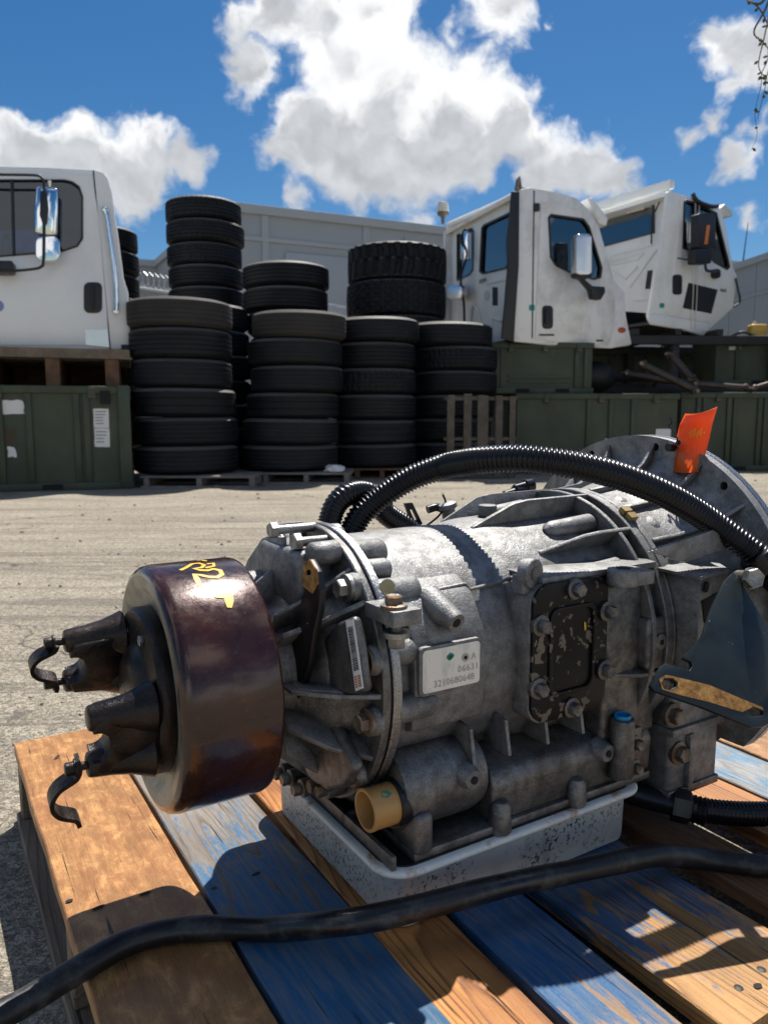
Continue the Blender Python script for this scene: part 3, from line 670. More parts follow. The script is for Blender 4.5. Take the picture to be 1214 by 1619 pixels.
small_pallet('dark_pallet', 655, 770, 9.2, 1.0, 'dark pallet under the tire stack behind the upright pallet', m='wood_dark')
stack(712, 9.72, .121, ['worn', 'rib', 'wide', 'worn', 'blockl', 'worn'], 'stack behind the upright pallet', G, LK, .02, (0, 0, 0, .02, .02, -.05))
small_pallet('dark_pallet', 570, 690, 9.85, 1.15, 'dark pallet under the tower of huge tires', m='wood_dark', h=.19)
stack(627, 10.45, .191, ['diamond'] * 4 + ['diamond', 'lug'], "tower of huge off-road tires", G, LK, .01)
stack(459, 9.85, .0, ['small'] * 7 + ['rib', 'rib'], "tall stack behind the bald stack", G, LK, .02)
small_pallet('dark_pallet', 268, 382, 10.05, 1.0, 'dark pallet under the tallest tire stack', m='wood_dark', h=.15)
stack(334, 10.5, .151, ['small'] * 8 + ['small', 'block', 'block', 'block'], "tallest stack, block-treaded at its top", G, LK, .015, (0,) * 11 + (.01,))
stack(168, 10.35, .0, ['small'] * 7 + ['rib'] * 4, "stack behind the clean cab's rear", G, LK, .02)
stack(331, 9.36, .0, ['rib'] * 7, "stack squeezed behind the six-tire stack", G, LK, .02)
# litter on the pallet
mb = MB(); rr = random.Random(5); c = at_depth(528, 740, 8.1)
bmesh.ops.create_icosphere(mb.b, subdivisions=2, radius=.08)
for v in mb.b.verts: v.co = Vector((v.co.x * 1.4, v.co.y, max(v.co.z * .6, -.04))) * rr.uniform(.75, 1.2)
o = mb.build('plastic_bag', 'plastic_bag', None, sharp=15); o.location = (c.x, c.y, .155); tag(o, 'crumpled pale plastic bag on the pallet by the bald tires', 'bag')
# upright pallet leaning on tires
up = tag(empty('upright_pallet', (at_depth(757, 700, 8.75).x, 8.75, 0), 0.06), 'wooden pallet standing on edge against the tires beside an olive container', 'pallet')
for k in range(5):
    x = -.37 + .18 * k; mb = MB(); x += (0, .01, -.01, .02, .0)[k]; mb.box(x, x + (.085, .09, .125, .08, .07)[k], -.0, .018, .02 + R.uniform(-.01, .01), .955 + R.uniform(-.012, .012)); mb.build('deck_board', 'wood_weathered', up, bevel=.002, seg=1)
for z in (.02, .44, .90):
    mb = MB(); mb.box(-.40, .44, .019, .10, z, z + .035); mb.build('stringer', 'wood_weathered', up)
# ------------------------------------------------------------------ olive containers
def container(name, X0, Y, ang, L, D, h, label, ribs, z0=0.0, lid=False, grp='olive metal containers'):
    c = tag(empty(name, (X0, Y, z0), ang), label, 'container', grp)
    mb = MB(); mb.box(0, L, 0, D, .06, h - .02); mb.build('box_wall', 'olive_paint', c)
    mb = MB(); mb.box(-.02, L + .02, -.03, D + .02, h - .07, h); mb.build('rim', 'olive_paint', c, bevel=.008)
    mb = MB(); mb.box(-.02, L + .02, -.035, D + .02, .0, .075); mb.build('skid', 'olive_paint', c, bevel=.006)
    for x in ribs:
        mb = MB(); mb.box(x - .028, x + .028, -.028, .004, .076, h - .071); mb.build('rib', 'olive_paint', c, bevel=.006)
    for x in (L * .18, L * .52, L * .86):
        mb = MB(); mb.box(x - .035, x + .035, -.045, -.0305, h - .12, h - .015); l_ = mb.build('latch', 'olive_paint', c, bevel=.005); mb = MB(); mb.cyl((x - .03, -.05, h - .10), (x + .03, -.05, h - .10), .008, n=8); mb.build('latch_pin', 'steel_rusty', l_)
    for x in (L * .3, L * .7):
        mb = MB(); mb.box(x - .09, x + .09, -.037, -.0352, .012, .062); mb.build('fork_pocket', 'dark_hole', c)
    mb = MB(); rr = random.Random(int(L * 100))
    for k in range(14): q = Vector((rr.uniform(.05, L - .05), -.0012, rr.uniform(.1, h - .1))); mb.obox(q, (1, 0, rr.uniform(-1, 1)), (0, 1, 0), (rr.uniform(-.3, .3), 0, 1), rr.uniform(.01, .05), .0006, rr.uniform(.001, .003))
    tag(mb.build('scratches', 'olive_stain', c), kind='stuff')
    return c
def sticker(parent, x0, x1, z0, z1, y=-.004, m='paper', torn=0.0, name='shipping_label', lines=0):
    rr = random.Random(int(x0 * 1000)); pts = []
    for (ax, az), (bx, bz) in (((x0, z0), (x1, z0)), ((x1, z0), (x1, z1)), ((x1, z1), (x0, z1)), ((x0, z1), (x0, z0))):
        for k in range(4): f_ = k / 4; pts.append(Vector((ax + (bx - ax) * f_ + rr.uniform(-torn, torn), y, az + (bz - az) * f_ + rr.uniform(-torn, torn))))
    mb = MB(); mb.prism(pts, (0, .002, 0)); o = mb.build(name, m, parent)
    for k in range(lines):
        z = z1 - (z1 - z0) * (k + 1) / (lines + 1.5); mb = MB(); mb.box(x0 + (x1 - x0) * .12, x0 + (x1 - x0) * (.5 + .35 * rr.random()), y - .0015, y - .0005, z - .004, z + .004); mb.build('printed_line', 'paper_ink', o)
pc = on_ground(210, 774); XL = -2.50; YL = 7.52; angL = radians(18)
Lc = 2.4
cl_ = container('metal_container', XL - Lc * cos(angL), YL - Lc * sin(angL), angL, Lc, 1.9, 1.0, 'ribbed olive metal container with torn paper labels under the white cab', [.25, .75, 1.25, 1.50, 1.92])
mb = MB(); mb.box(Lc - .42, Lc - .36, -.03, .004, .076, .93); mb.build('rib', 'olive_paint', cl_, bevel=.006)
mb = MB(); mb.box(Lc - .10, Lc + .012, -.045, .05, .02, 1.01); mb.build('corner_post', 'olive_paint', cl_, bevel=.006)
mb = MB(); mb.box(Lc - .26, Lc - .17, -.05, .004, .83, .955); mb.build('latch_pocket', 'dark_hole', cl_)
sticker(cl_, Lc - 1.15, Lc - .94, .73, .86, torn=.008, lines=0); sticker(cl_, Lc - 1.10, Lc - 1.03, .33, .42, torn=.012)
sticker(cl_, Lc - 1.16, Lc - 1.02, .46, .60, m='olive_stain', torn=.01, name='stain_patch')
sticker(cl_, Lc - .33, Lc - .19, .60, .785, torn=.002, lines=5); sticker(cl_, Lc - .33, Lc - .19, .415, .595, torn=.003, lines=4)
c2 = container('metal_container', at_depth(815, 740, 9.6).x, 9.6, radians(1), 2.02, 1.02, 1.0, 'open olive metal container beside the upright pallet', [.9, 1.18, 1.46])
sticker(c2, 1.12, 1.30, .34, .44); sticker(c2, 1.76, 1.95, .44, .56)
container('metal_container', at_depth(1072, 740, 10.1).x, 10.1, radians(-1), 2.6, .58, 1.03, 'olive metal container with paired ribs below the jumble of drive shafts', [.22, .30, .62, .70, 1.02, 1.10])
c4 = container('metal_container', at_depth(778, 620, 9.75).x, 9.78, radians(3), 1.28, .85, .64, 'low olive container holding up the dirty day cab', [.06, .12, 1.08, 1.2], z0=1.005)
mb = MB(); mb.box(.2, 1.0, -.02, .004, .14, .17); mb.build('panel_bead', 'olive_paint', c4); mb = MB(); mb.box(.2, 1.0, -.02, .004, .20, .23); mb.build('panel_bead', 'olive_paint', c4)
c5 = container('metal_container', at_depth(1128, 620, 11.2).x, 11.2, radians(-4), 2.0, 1.0, .70, 'olive container carrying a yellow jug, right of the drive shafts', [.3, .8, 1.3], z0=1.175)
sticker(c5, .18, .34, .50, .62)
container('metal_container', 1.40, 9.98, radians(1), .22, .8, 1.0, 'narrow olive container wedged behind the upright pallet', [.11], z0=0.0)
container('metal_container', at_depth(915, 600, 12.6).x, 12.6, radians(3), 3.4, 1.2, 1.78, 'tall olive container added behind the steel rack to keep the gap dark', [.5, 1.1, 1.7, 2.3, 2.9])  # container added to keep the gap under the cabs dark
# crate level between the containers and the cabs at right
rk = tag(empty('steel_rack', (2.55, 10.75, 0), radians(4)), 'dark steel rack of beams carrying the cab with the black door panel', 'rack')
for x in (0, 1.5, 3.0):
    for y in (0, 1.6):
        mb = MB(); mb.box(x, x + .10, y, y + .10, 0, 1.75); mb.build('post', 'frame_steel', rk)
for z in (1.05, 1.72):
    for y in (-.03, 1.63):
        mb = MB(); mb.box(-.5, 3.2, y - .03, y + .09, z, z + .12); mb.build('beam', 'frame_steel', rk, bevel=.006)
for x in (-.3, .3, .9, 1.5, 2.1):
    mb = MB(); mb.box(x, x + .09, -.06, 1.75, 1.845, 1.93); mb.build('cross_beam', 'frame_steel', rk)
def axle(name, P, Q, r, label, joint=True):
    P = Vector(P); Q = Vector(Q); mid = P.lerp(Q, .5)
    o = tag(empty(name, tuple(P)), label, 'shaft', 'drive shafts heaped on the containers'); d = Q - P
    mb = MB(); mb.profile((0, 0, 0), d, [(.06, r), (d.length - .06, r)], 16); mb.build('tube', 'shaft_steel', o)
    for c, s_ in ((Vector((0, 0, 0)), 1), (d, -1)):
        mb = MB(); mb.profile(c, d * s_, [(0, r * .7), (.02, r * 1.45), (.05, r * 1.5), (.07, r * 1.05)], 16); mb.build('weld_yoke', 'shaft_steel', o)
        e = d.cross(Vector((0, 0, 1))).normalized(); mb = MB(); mb.cyl(c - e * r * 1.9, c + e * r * 1.9, r * .55, n=12); mb.build('cross_joint', 'steel_rusty', o)
D_ = at_depth
axle('drive_shaft', D_(1012, 575, 10.0), D_(1100, 618, 9.9), .045, 'thick brown drive shaft sloping down to the heap of shafts')
axle('drive_shaft', D_(1060, 560, 10.5), D_(1094, 602, 10.2), .05, 'short steep drive shaft above the crossing joints')
axle('drive_shaft', D_(1096, 606, 10.15), D_(1182, 613, 10.15), .035, 'level drive shaft ending in a bright cross joint')
axle('drive_shaft', D_(985, 590, 10.2), D_(1080, 606, 10.4), .04, 'dark drive shaft lying low behind the sloping one')
axle('drive_shaft', D_(1188, 614, 10.0), D_(1240, 598, 10.0), .025, 'thin pale rod at the end of the shaft heap')
ax_ = tag(empty('truck_axle', (2.9, 10.45, 1.05), .2), 'dark truck axle with round differential under the cab', 'axle')
mb = MB(); mb.profile((-.8, 0, .2), (1, 0, 0), [(0, .05), (.45, .07), (.55, .16), (.68, .21), (.82, .21), (.95, .16), (1.05, .07), (1.6, .05)], 20); mb.build('housing', 'frame_steel', ax_)
for x in (-.8, .8):
    mb = MB(); mb.profile((x - .03, 0, .2), (1, 0, 0), [(0, .13), (.06, .13)], 20); mb.build('hub', 'frame_steel', ax_)
jg = tag(empty('oil_jug', tuple(D_(1196, 522, 11.3) - Vector((0, 0, .07)))), 'yellow plastic jug standing on an olive container', 'jug')
mb = MB(); mb.box(-.12, .12, -.08, .08, -.05, .15); mb.build('jug_body', 'oil_bottle', jg, bevel=.03, seg=3)
mb = MB(); mb.cyl((-.05, 0, .145), (-.05, 0, .20), .028, n=14); mb.build('cap', 'lamp_ivory', jg)
rn = tag(empty('engine_part', tuple(D_(1165, 540, 11.3))), 'dark greasy engine part lying beside the yellow jug', 'engine part')
mb = MB(); mb.box(-.20, .14, -.15, .15, -.08, .04); mb.build('block', 'frame_steel', rn, bevel=.02)
mb = MB(); mb.cyl((-.05, -.16, .0), (-.05, -.22, .0), .06, n=16); mb.build('port', 'chrome_dull', rn); mb = MB(); mb.tube(catmull([(-.2, -.1, .03), (0, -.14, .12), (.2, -.12, .06)], 5), .02, 10); mb.build('pipe', 'shaft_steel', rn)

# ------------------------------------------------------------------ truck cabs
class Cab:
    def __init__(s, name, label, px, Y, th, z0, grp='white truck cabs'):
        s.o = Vector(((px - CX) / FPX * Y, Y, 0)); s.a = Vector((cos(th), sin(th), 0)); s.b = Vector((-sin(th), cos(th), 0))
        s.e = tag(empty(name, (s.o.x, s.o.y, z0), th), label, 'truck cab', grp); s.z0 = z0
    def hit(s, x, y, n, d):
        r = ray(x, y); O = s.o + n * d - Vector((0, 0, CAMZ)); O.z = 0
        k = O.dot(n) / Vector((r.x, r.y, 0)).dot(n); P = r * k; q = P - Vector((s.o.x, s.o.y, 0)); return Vector((q.dot(s.a), q.dot(s.b), P.z + CAMZ - s.z0))
    def S(s, x, y, d=0.0): return s.hit(x, y, s.b, d)          # on the side plane, d further in
    def Rr(s, x, y, d=0.0): return s.hit(x, y, s.a, d)         # on the rear plane
    def side(s, name, outer, holes, m, d=0.0, th=.05, parent=None, bevel=0.0):
        mb = MB(); mb.plate(outer, holes, lambda x, y: s.S(x, y, d), (0, th, 0)); return mb.build(name, m, parent or s.e, bevel=bevel)
    def rear(s, name, outer, holes, m, d=0.0, th=.05, parent=None, bevel=0.0):
        mb = MB(); mb.plate(outer, holes, lambda x, y: s.Rr(x, y, d), (th, 0, 0)); return mb.build(name, m, parent or s.e, bevel=bevel)
    def strip(s, name, pts, m, w0, w1, th=.04, parent=None):   # skin that runs across the cab along side-plane points
        P = [s.S(*q) for q in pts]; mb = MB()
        n_ = len(P); top = []; bot = []
        for i in range(n_):
            t = (P[min(i + 1, n_ - 1)] - P[max(i - 1, 0)]).normalized(); nr = Vector((-t.z, 0, t.x)); 
            top.append(P[i]); bot.append(P[i] - nr * th)
        ring = [Vector((p.x, w0, p.z)) for p in top] + [Vector((p.x, w0, p.z)) for p in bot[::-1]]
        mb.rings([ring, [p + Vector((0, w1 - w0, 0)) for p in ring]]); return mb.build(name, m, parent or s.e)
    def far(s, name, outer, m, w, holes=()):
        mb = MB(); mb.plate(outer, list(holes), lambda x, y: Vector((s.S(x, y).x, w, s.S(x, y).z)), (0, .05, 0)); return mb.build(name, m, s.e)
def grow(poly, k):
    cx_ = sum(p[0] for p in poly) / len(poly); cy_ = sum(p[1] for p in poly) / len(poly)
    return [(cx_ + (x - cx_) * (1 + k), cy_ + (y - cy_) * (1 + k)) for x, y in poly]
def pgr(x0, x1, y0, y1, r): return rrect(x0, x1, y0, y1, r, 4)
def seats(c, x0, x1, w, z):
    for y in w:
        o = MB(); o.box(x0, x1, y, y + .5, z, z + .35); o.build('seat', 'seat_grey', c.e, bevel=.05, seg=3)
        o = MB(); o.box(x0 - .02, x0 + .14, y, y + .5, z + .3, z + 1.0); o.build('seat_back', 'seat_grey', c.e, bevel=.05, seg=3)

# cab on the green container
c = Cab('truck_cab', 'clean white day cab with chrome mirrors resting on a pallet over the green container', 205, 7.95, radians(18), at_depth(205, 553, 7.95).z)
top = [(-165, 330), (-130, 290), (-90, 268), (-40, 262), (0, 262), (80, 264), (150, 268), (164, 272), (172, 282)]
sideL = [(-175, 440)] + top + [(178, 305), (187, 370), (196, 440), (203, 462), (207, 545), (190, 553), (60, 552), (-60, 551), (-175, 551)]
win = [(-95, 300), (-80, 287), (0, 285), (100, 285), (113, 288), (124, 296), (129, 312), (129, 376), (121, 388), (98, 396), (0, 404), (-95, 410)]
c.side('side_panel', sideL, [win], 'cab_white', bevel=.02)
dr = c.side('door', [(-150, 440), (-150, 330), (-100, 276), (0, 273), (80, 274), (146, 277), (156, 340), (163, 420), (170, 500), (172, 546), (60, 546), (-60, 545), (-150, 545)], [win], 'cab_white', d=-.014, th=.0135, bevel=.005)
c.side('window_gasket', grow(win, .035), [grow(win, -.005)], 'trim_black', d=-.026, th=.018, parent=dr, bevel=.004)
c.side('window_pane', grow(win, .01), [], 'cab_glass_dark', d=.012, th=.006, parent=dr)
c.side('window_divider', [(17, 283), (21, 283), (24, 405), (20, 405)], [], 'trim_black', d=-.02, th=.03, parent=dr)
c.side('door_handle', pgr(133, 162, 446, 495, 9), [], 'trim_black', d=-.024, th=.01, parent=dr, bevel=.004)
c.side('handle_grip', pgr(144, 150, 452, 488, 2), [], 'black_plastic', d=-.05, th=.02, parent=dr, bevel=.004)
c.side('vent_panel', [(134, 521), (171, 521), (173, 549), (136, 545)], [], 'chrome_dull', d=-.019, th=.004, parent=dr)
c.side('oval_badge', [(0 + 9 * cos(2 * pi * k / 16) - 2, 484 + 9 * sin(2 * pi * k / 16)) for k in range(16)], [], 'blue_sticker', d=-.018, th=.003, parent=dr)
c.side('side_seam', [(147, 269), (149, 269), (176, 553), (174, 553)], [], 'trim_black', d=-.004, th=.006)
c.strip('roof', top, 'cab_white', .0505, 2.0, .05); c.far('far_side_panel', sideL, 'cab_white', 2.001, [win])
c.strip('rear_wall', [(172, 282), (178, 305), (187, 370), (196, 440), (203, 462), (207, 545)], 'cab_white', .0505, 2.0, .05)
c.strip('floor', [(190, 553), (60, 552), (-175, 551)], 'frame_steel', .0505, 2.0, .05)
c.strip('windshield', [(-175, 440), (-165, 330), (-130, 290)], 'cab_glass', .06, 1.99, .01); c.strip('cowl', [(-175, 551), (-175, 440)], 'cab_white', .0505, 2.0, .05)
def tubeS(c, pts, r, name, m, d, parent=None, n=10, k=5):
    mb = MB(); mb.tube(catmull([c.S(x, y, d) for x, y in pts], k), r, n); return mb.build(name, m, parent or c.e)
tubeS(c, [(167, 334), (170, 345), (178, 400), (183, 440), (185, 480), (184, 492)], .022, 'grab_bar', 'chrome', -.05)
for q in ((167, 333), (184, 493)): 
    mb = MB(); P = c.S(*q); mb.cyl(P + Vector((0, .01, 0)), P + Vector((0, -.06, 0)), .028, n=14); mb.build('bar_mount', 'chrome', c.e, bevel=.005)
mir = tubeS(c, [(-40, 274), (0, 276), (55, 277), (66, 281), (70, 292), (70, 340), (69, 412), (66, 421), (56, 425), (18, 428), (-20, 424)], .013, 'mirror_bracket', 'trim_black', -.24)
mb = MB(); pz = [(57, 293), (92, 296), (92, 330), (91, 371), (75, 372), (55, 368), (54, 335)]
mb.plate(pz, [], lambda x, y: c.S(x, y, -.22), (0, .12, 0)); mb.build('mirror_head', 'chrome', mir, bevel=.03, seg=4)
mb = MB(); mb.plate(pgr(57, 95, 373, 412, 12), [], lambda x, y: c.S(x, y, -.22), (0, .12, 0)); mb.build('convex_mirror', 'chrome', mir, bevel=.04, seg=5)
mb = MB(); mb.plate([(64, 302), (74, 300), (77, 330), (75, 352), (69, 358), (63, 340)], [], lambda x, y: c.S(x, y, -.255), (0, .05, 0)); mb.build('mirror_clamp', 'trim_black', mir, bevel=.01)
mb = MB(); mb.plate(pgr(-12, 21, 412, 430, 4), [], lambda x, y: c.S(x, y, -.24), (0, .2, 0)); mb.build('mirror_base', 'trim_black', mir, bevel=.01)
mb = MB(); P = c.S(79, 287, -.18); mb.profile(P, (0, 0, 1), [(-.05, .012), (0, .02), (.012, .012)], 12); mb.build('mirror_knob', 'chrome', mir)
seats(c, -1.75, -1.3, (.25, 1.2), .22)
mb = MB(); P = c.S(10, 400, .55); mb.tube([P + Vector((.02 * cos(a_) , .19 * sin(a_), .19 * cos(a_))) for a_ in [2 * pi * k / 20 for k in range(21)]], .016, 8); mb.build('steering_wheel', 'trim_black', c.e)
mb = MB(); mb.box(-.05, .09, -.01, .12, -.12, .0, Matrix.Translation(c.S(200, 545))); mb.build('rear_mount', 'frame_steel', c.e)
# pallet and packing under that cab
pl = tag(empty('support_pallet', (XL - Lc * cos(angL), YL - Lc * sin(angL) + .28, 1.0), angL), 'brown wooden pallet and blocks between the white cab and the green container', 'pallet')
zt = at_depth(205, 553, 7.95).z - 1.0
for y in (.0, .35, .8, 1.25): 
    mb = MB(); mb.box(.2, Lc - .06, y, y + .12, zt - .11, zt - .015); mb.build('deck_board', 'wood_old', pl, bevel=.003, seg=1)
for x in (.3, .95, 1.55, 2.1):
    mb = MB(); mb.box(x, x + .13, .02, 1.4, .002, zt - .112); mb.build('block', 'wood_dark', pl)
mb = MB(); mb.box(.2, Lc - .1, 1.42, 1.46, .002, zt - .02); mb.build('added_dark_plank', 'wood_dark', pl)  # plank added behind the blocks to make the gap dark
# dirty cab
z0 = at_depth(812, 541, 9.6).z
c = Cab('truck_cab', 'dirty white day cab with black rear edge strip, seen from its rear corner', 815, 9.6, radians(20), z0)
topM = [(818, 302), (826, 298), (838, 296), (880, 303), (912, 313), (930, 330)]
sideM = topM + [(947, 357), (971, 443), (988, 462), (990, 500), (999, 545), (966, 551), (870, 546), (812, 540)]
winM = [(869, 346), (873, 341), (922, 348), (931, 360), (950, 422), (948, 437), (938, 440), (901, 429), (880, 419), (872, 406)]
c.side('side_panel', sideM, [winM], 'cab_white_dirty', bevel=.022)
dr = c.side('door', [(855, 318), (918, 331), (936, 350), (955, 400), (966, 440), (972, 470), (971, 520), (962, 546), (900, 542), (846, 536)], [winM], 'cab_white_dirty', d=-.014, th=.0135, bevel=.004)
c.side('window_gasket', grow(winM, .06), [grow(winM, -.01)], 'trim_black', d=-.028, th=.02, parent=dr, bevel=.004)
c.side('window_pane', grow(winM, .02), [], 'cab_glass', d=.012, th=.006, parent=dr)
c.side('door_handle', pgr(857, 874, 483, 520, 6), [], 'trim_black', d=-.024, th=.01, parent=dr, bevel=.003)
c.side('handle_grip', pgr(862, 867, 488, 512, 2), [], 'black_plastic', d=-.045, th=.02, parent=dr, bevel=.004)
c.side('door_slot', pgr(852, 876, 528, 531, 1), [], 'trim_black', d=-.016, th=.003, parent=dr); c.side('door_slot', pgr(942, 953, 537, 540, 1), [], 'trim_black', d=-.016, th=.003, parent=dr)
c.side('hinge_cap', pgr(845, 853, 321, 334, 2), [], 'trim_black', d=-.03, th=.028)
c.side('teal_sticker', pgr(836, 845, 482, 491, 1), [], 'teal_sticker', d=-.003, th=.002)
c.side('side_marker', [(983 + 6 * cos(2 * pi * k / 14), 522 + 4.5 * sin(2 * pi * k / 14)) for k in range(14)], [], 'reflector_red', d=-.012, th=.011, bevel=.003)
c.side('corner_seam', [(843, 301), (845, 301), (842, 535), (840, 535)], [], 'trim_black', d=-.003, th=.004)
c.strip('roof', topM, 'cab_white_dirty', .0505, 2.1, .05); c.strip('windshield', [(930, 330), (947, 357), (971, 443)], 'cab_glass', .06, 2.09, .01); c.strip('cowl', [(971, 443), (988, 462), (990, 500), (999, 545)], 'cab_white_dirty', .0505, 2.1, .05)
c.far('far_side_panel', sideM, 'cab_white_dirty', 2.101, [winM]); c.strip('floor', [(999, 545), (966, 551), (870, 546), (812, 540)][::-1], 'frame_steel', .0505, 2.1, -.04)
w1 = [(761, 362), (764, 357), (812, 334), (811, 418), (800, 423), (763, 432), (758, 428)]; w2 = [(722, 372), (744, 362), (747, 366), (746, 426), (740, 434), (722, 442)]
c.rear('rear_wall', [(817, 303), (812, 541), (740, 551), (700, 545), (705, 352)], [w1, w2], 'cab_white_aged', d=.051, th=.05)
for w_ in (w1, w2):
    g = c.rear('rear_window', grow(w_, .05), [grow(w_, -.02)], 'trim_black', d=.036, th=.02); c.rear('window_pane', grow(w_, .02), [], 'cab_glass', d=.075, th=.006, parent=g)
c.rear('pressure_vent', pgr(778, 786, 454, 483, 1), [], 'trim_black', d=.045, th=.005); c.rear('round_plug', [(769 + 4.5 * cos(2 * pi * k / 14), 467 + 8 * sin(2 * pi * k / 14)) for k in range(14)], [], 'lamp_ivory', d=.043, th=.007)
for poly in ([(766, 447), (797, 440), (797, 443), (768, 450)], [(740, 530), (742, 490), (748, 478), (756, 492), (764, 528), (761, 530), (754, 494), (748, 484), (745, 492), (743, 530)], [(775, 545), (772, 500), (775, 500), (790, 505), (795, 497), (797, 499), (791, 509), (777, 504), (778, 545)]):
    c.rear('pressed_rib', poly, [], 'cab_white_aged', d=.034, th=.016, bevel=.004)
mb = MB(); mb.plate([(809, 303), (821, 303), (820, 420), (812, 540), (793, 535), (798, 480), (803, 420), (801, 380), (806, 340)], [], lambda x, y: c.S(x, y, -.03), (0, .03, 0)); mb.build('side_extender', 'trim_black', c.e, bevel=.004)
mb = MB(); mb.plate([(815, 301), (818, 282), (822, 278), (825, 296), (836, 298), (828, 303)], [[(819, 298), (821, 290), (823, 299)]], lambda x, y: c.S(x, y, .05), (0, .04, 0)); mb.build('roof_bracket', 'steel_rusty', c.e)
mr = MB(); mr.plate(pgr(911, 935, 370, 434, 6), [], lambda x, y: c.S(x, y, -.30), (0, .12, 0)); mir = mr.build('mirror_head', 'chrome_dull', c.e, bevel=.03, seg=4)
mr = MB(); mr.plate([(908, 431), (936, 431), (935, 438), (925, 442), (937, 452), (956, 453), (957, 462), (950, 474), (937, 472), (934, 458), (920, 441), (909, 438)], [], lambda x, y: c.S(x, y, -.26), (0, .10, 0)); mr.build('mirror_arm', 'trim_black', mir, bevel=.012)
mb = MB(); P = [c.S(*q, d=.2) for q in ((928, 314), (936, 313), (961, 345), (958, 357), (946, 353), (938, 335))]; mb.prism(P, (0, 1.7, 0)); mb.build('sun_visor', 'cab_white_dirty', c.e, bevel=.008)
mb = MB(); mb.tube([c.Rr(817, 306, .03), c.Rr(765, 332, .03), c.Rr(708, 356, .03)], .035, 10); mb.build('rain_gutter', 'cab_white_aged', c.e)
lp = c.Rr(700, 345, -.05); mb = MB(); mb.profile(lp + Vector((0, 0, -.08)), (0, 0, 1), [(0, .02), (.10, .03), (.13, .08), (.16, .085)], 14); bm_ = mb.build('beacon_bracket', 'steel_rusty', c.e); mb = MB(); mb.profile(lp + Vector((0, 0, .085)), (0, 0, 1), [(0, .088), (.015, .095), (.03, .083), (.13, .078), (.14, .05)], 18); mb.build('beacon', 'lamp_ivory', bm_)
ln = MB(); ln.tube(catmull([c.Rr(735, 362, -.04), c.Rr(727, 380, -.08), c.Rr(738, 400, -.06), c.Rr(728, 440, -.07), c.Rr(733, 480, -.05), c.Rr(734, 525, -.03)], 5), .018, 8); ln.build('loose_cable', 'trim_black', c.e)
mb = MB(); mb.plate(pgr(727, 739, 365, 412, 5), [], lambda x, y: c.Rr(x, y, -.06), (.05, 0, 0)); mb.build('dangling_mirror', 'chrome', c.e, bevel=.01); mb = MB(); mb.plate(pgr(705, 730, 450, 474, 9), [], lambda x, y: c.Rr(x, y, -.10), (.1, 0, 0)); mb.build('work_lamp', 'chrome_dull', c.e, bevel=.02)
seats(c, .5, .95, (.3, 1.3), .35)
q = c.Rr(757, 449, .030); text_mesh('fleet_number', '00900', .085, 'trim_black', c.e, Matrix.Translation(q) @ Matrix.Rotation(radians(-90), 4, 'Z') @ Matrix.Rotation(radians(90), 4, 'X'), .001)
# cab with the black door panel
z0 = at_depth(1029, 513, 10.8).z
c = Cab('truck_cab', 'white cab with black door panel and long white roof beam on the steel rack', 1052, 10.8, radians(31), z0)
topR = [(1054, 303), (1062, 302), (1076, 306), (1104, 315), (1140, 329)]
sideR = topR + [(1147, 358), (1159, 423), (1165, 436), (1162, 462), (1159, 487), (1127, 516), (1112, 532), (1080, 522), (1029, 513), (1024, 500), (1034, 440), (1044, 390), (1050, 340)]
winR = [(1083, 322), (1086, 319), (1100, 322), (1132, 338), (1152, 419), (1148, 424), (1128, 413), (1118, 401), (1099, 398), (1081, 392)]
c.side('side_panel', sideR, [winR], 'cab_white_aged', bevel=.022)
dr = c.side('door', [(1076, 311), (1134, 333), (1158, 424), (1161, 445), (1150, 480), (1122, 510), (1055, 498), (1050, 492), (1062, 440), (1070, 380)], [winR], 'cab_white_aged', d=-.014, th=.0135, bevel=.004)
c.side('window_gasket', grow(winR, .06), [grow(winR, -.01)], 'trim_black', d=-.028, th=.02, parent=dr, bevel=.004); c.side('window_pane', grow(winR, .02), [], 'cab_glass', d=.012, th=.006, parent=dr)
c.side('vent_divider', [(1098, 320), (1101, 321), (1101, 400), (1098, 400)], [], 'trim_black', d=-.02, th=.03, parent=dr)
c.side('door_handle', pgr(1063, 1078, 434, 466, 5), [], 'trim_black', d=-.024, th=.01, parent=dr, bevel=.004)
c.side('door_panel', [(1088, 447), (1134, 458), (1124, 496), (1079, 487)], [], 'trim_black', d=-.02, th=.006, parent=dr)
c.side('door_moulding', [(1070, 407), (1095, 411), (1095, 413), (1070, 409)], [], 'trim_black', d=-.017, th=.003, parent=dr)
c.side('blue_sticker', pgr(1042, 1050, 479, 487, 3), [], 'teal_sticker', d=-.003, th=.002)
c.side('sill_panel', [(1026, 498), (1034, 496), (1118, 512), (1126, 516), (1112, 531), (1080, 521), (1030, 513), (1024, 505)], [], 'cab_white_aged', d=-.03, th=.029, bevel=.01)
c.strip('roof', topR, 'cab_white_aged', .0505, 2.1, .05); c.strip('windshield', [(1140, 329), (1147, 358), (1159, 423)], 'cab_glass', .06, 2.09, .01); c.strip('cowl', [(1159, 423), (1165, 436), (1162, 462), (1159, 487), (1127, 516)], 'frame_steel', .0505, 2.1, .05)
c.far('far_side_panel', sideR, 'cab_white_aged', 2.101, [winR]); c.strip('floor', [(1029, 513), (1080, 522), (1112, 532)], 'frame_steel', .0505, 2.1, -.04)
wr = [(957, 344), (1029, 323), (1031, 326), (1031, 368), (957, 388), (930, 392), (930, 352)]
c.rear('rear_wall', [(1054, 303), (1049, 340), (1043, 390), (1033, 440), (1024, 495), (985, 492), (900, 485), (900, 343)], [wr], 'cab_white_aged', d=.051, th=.05)
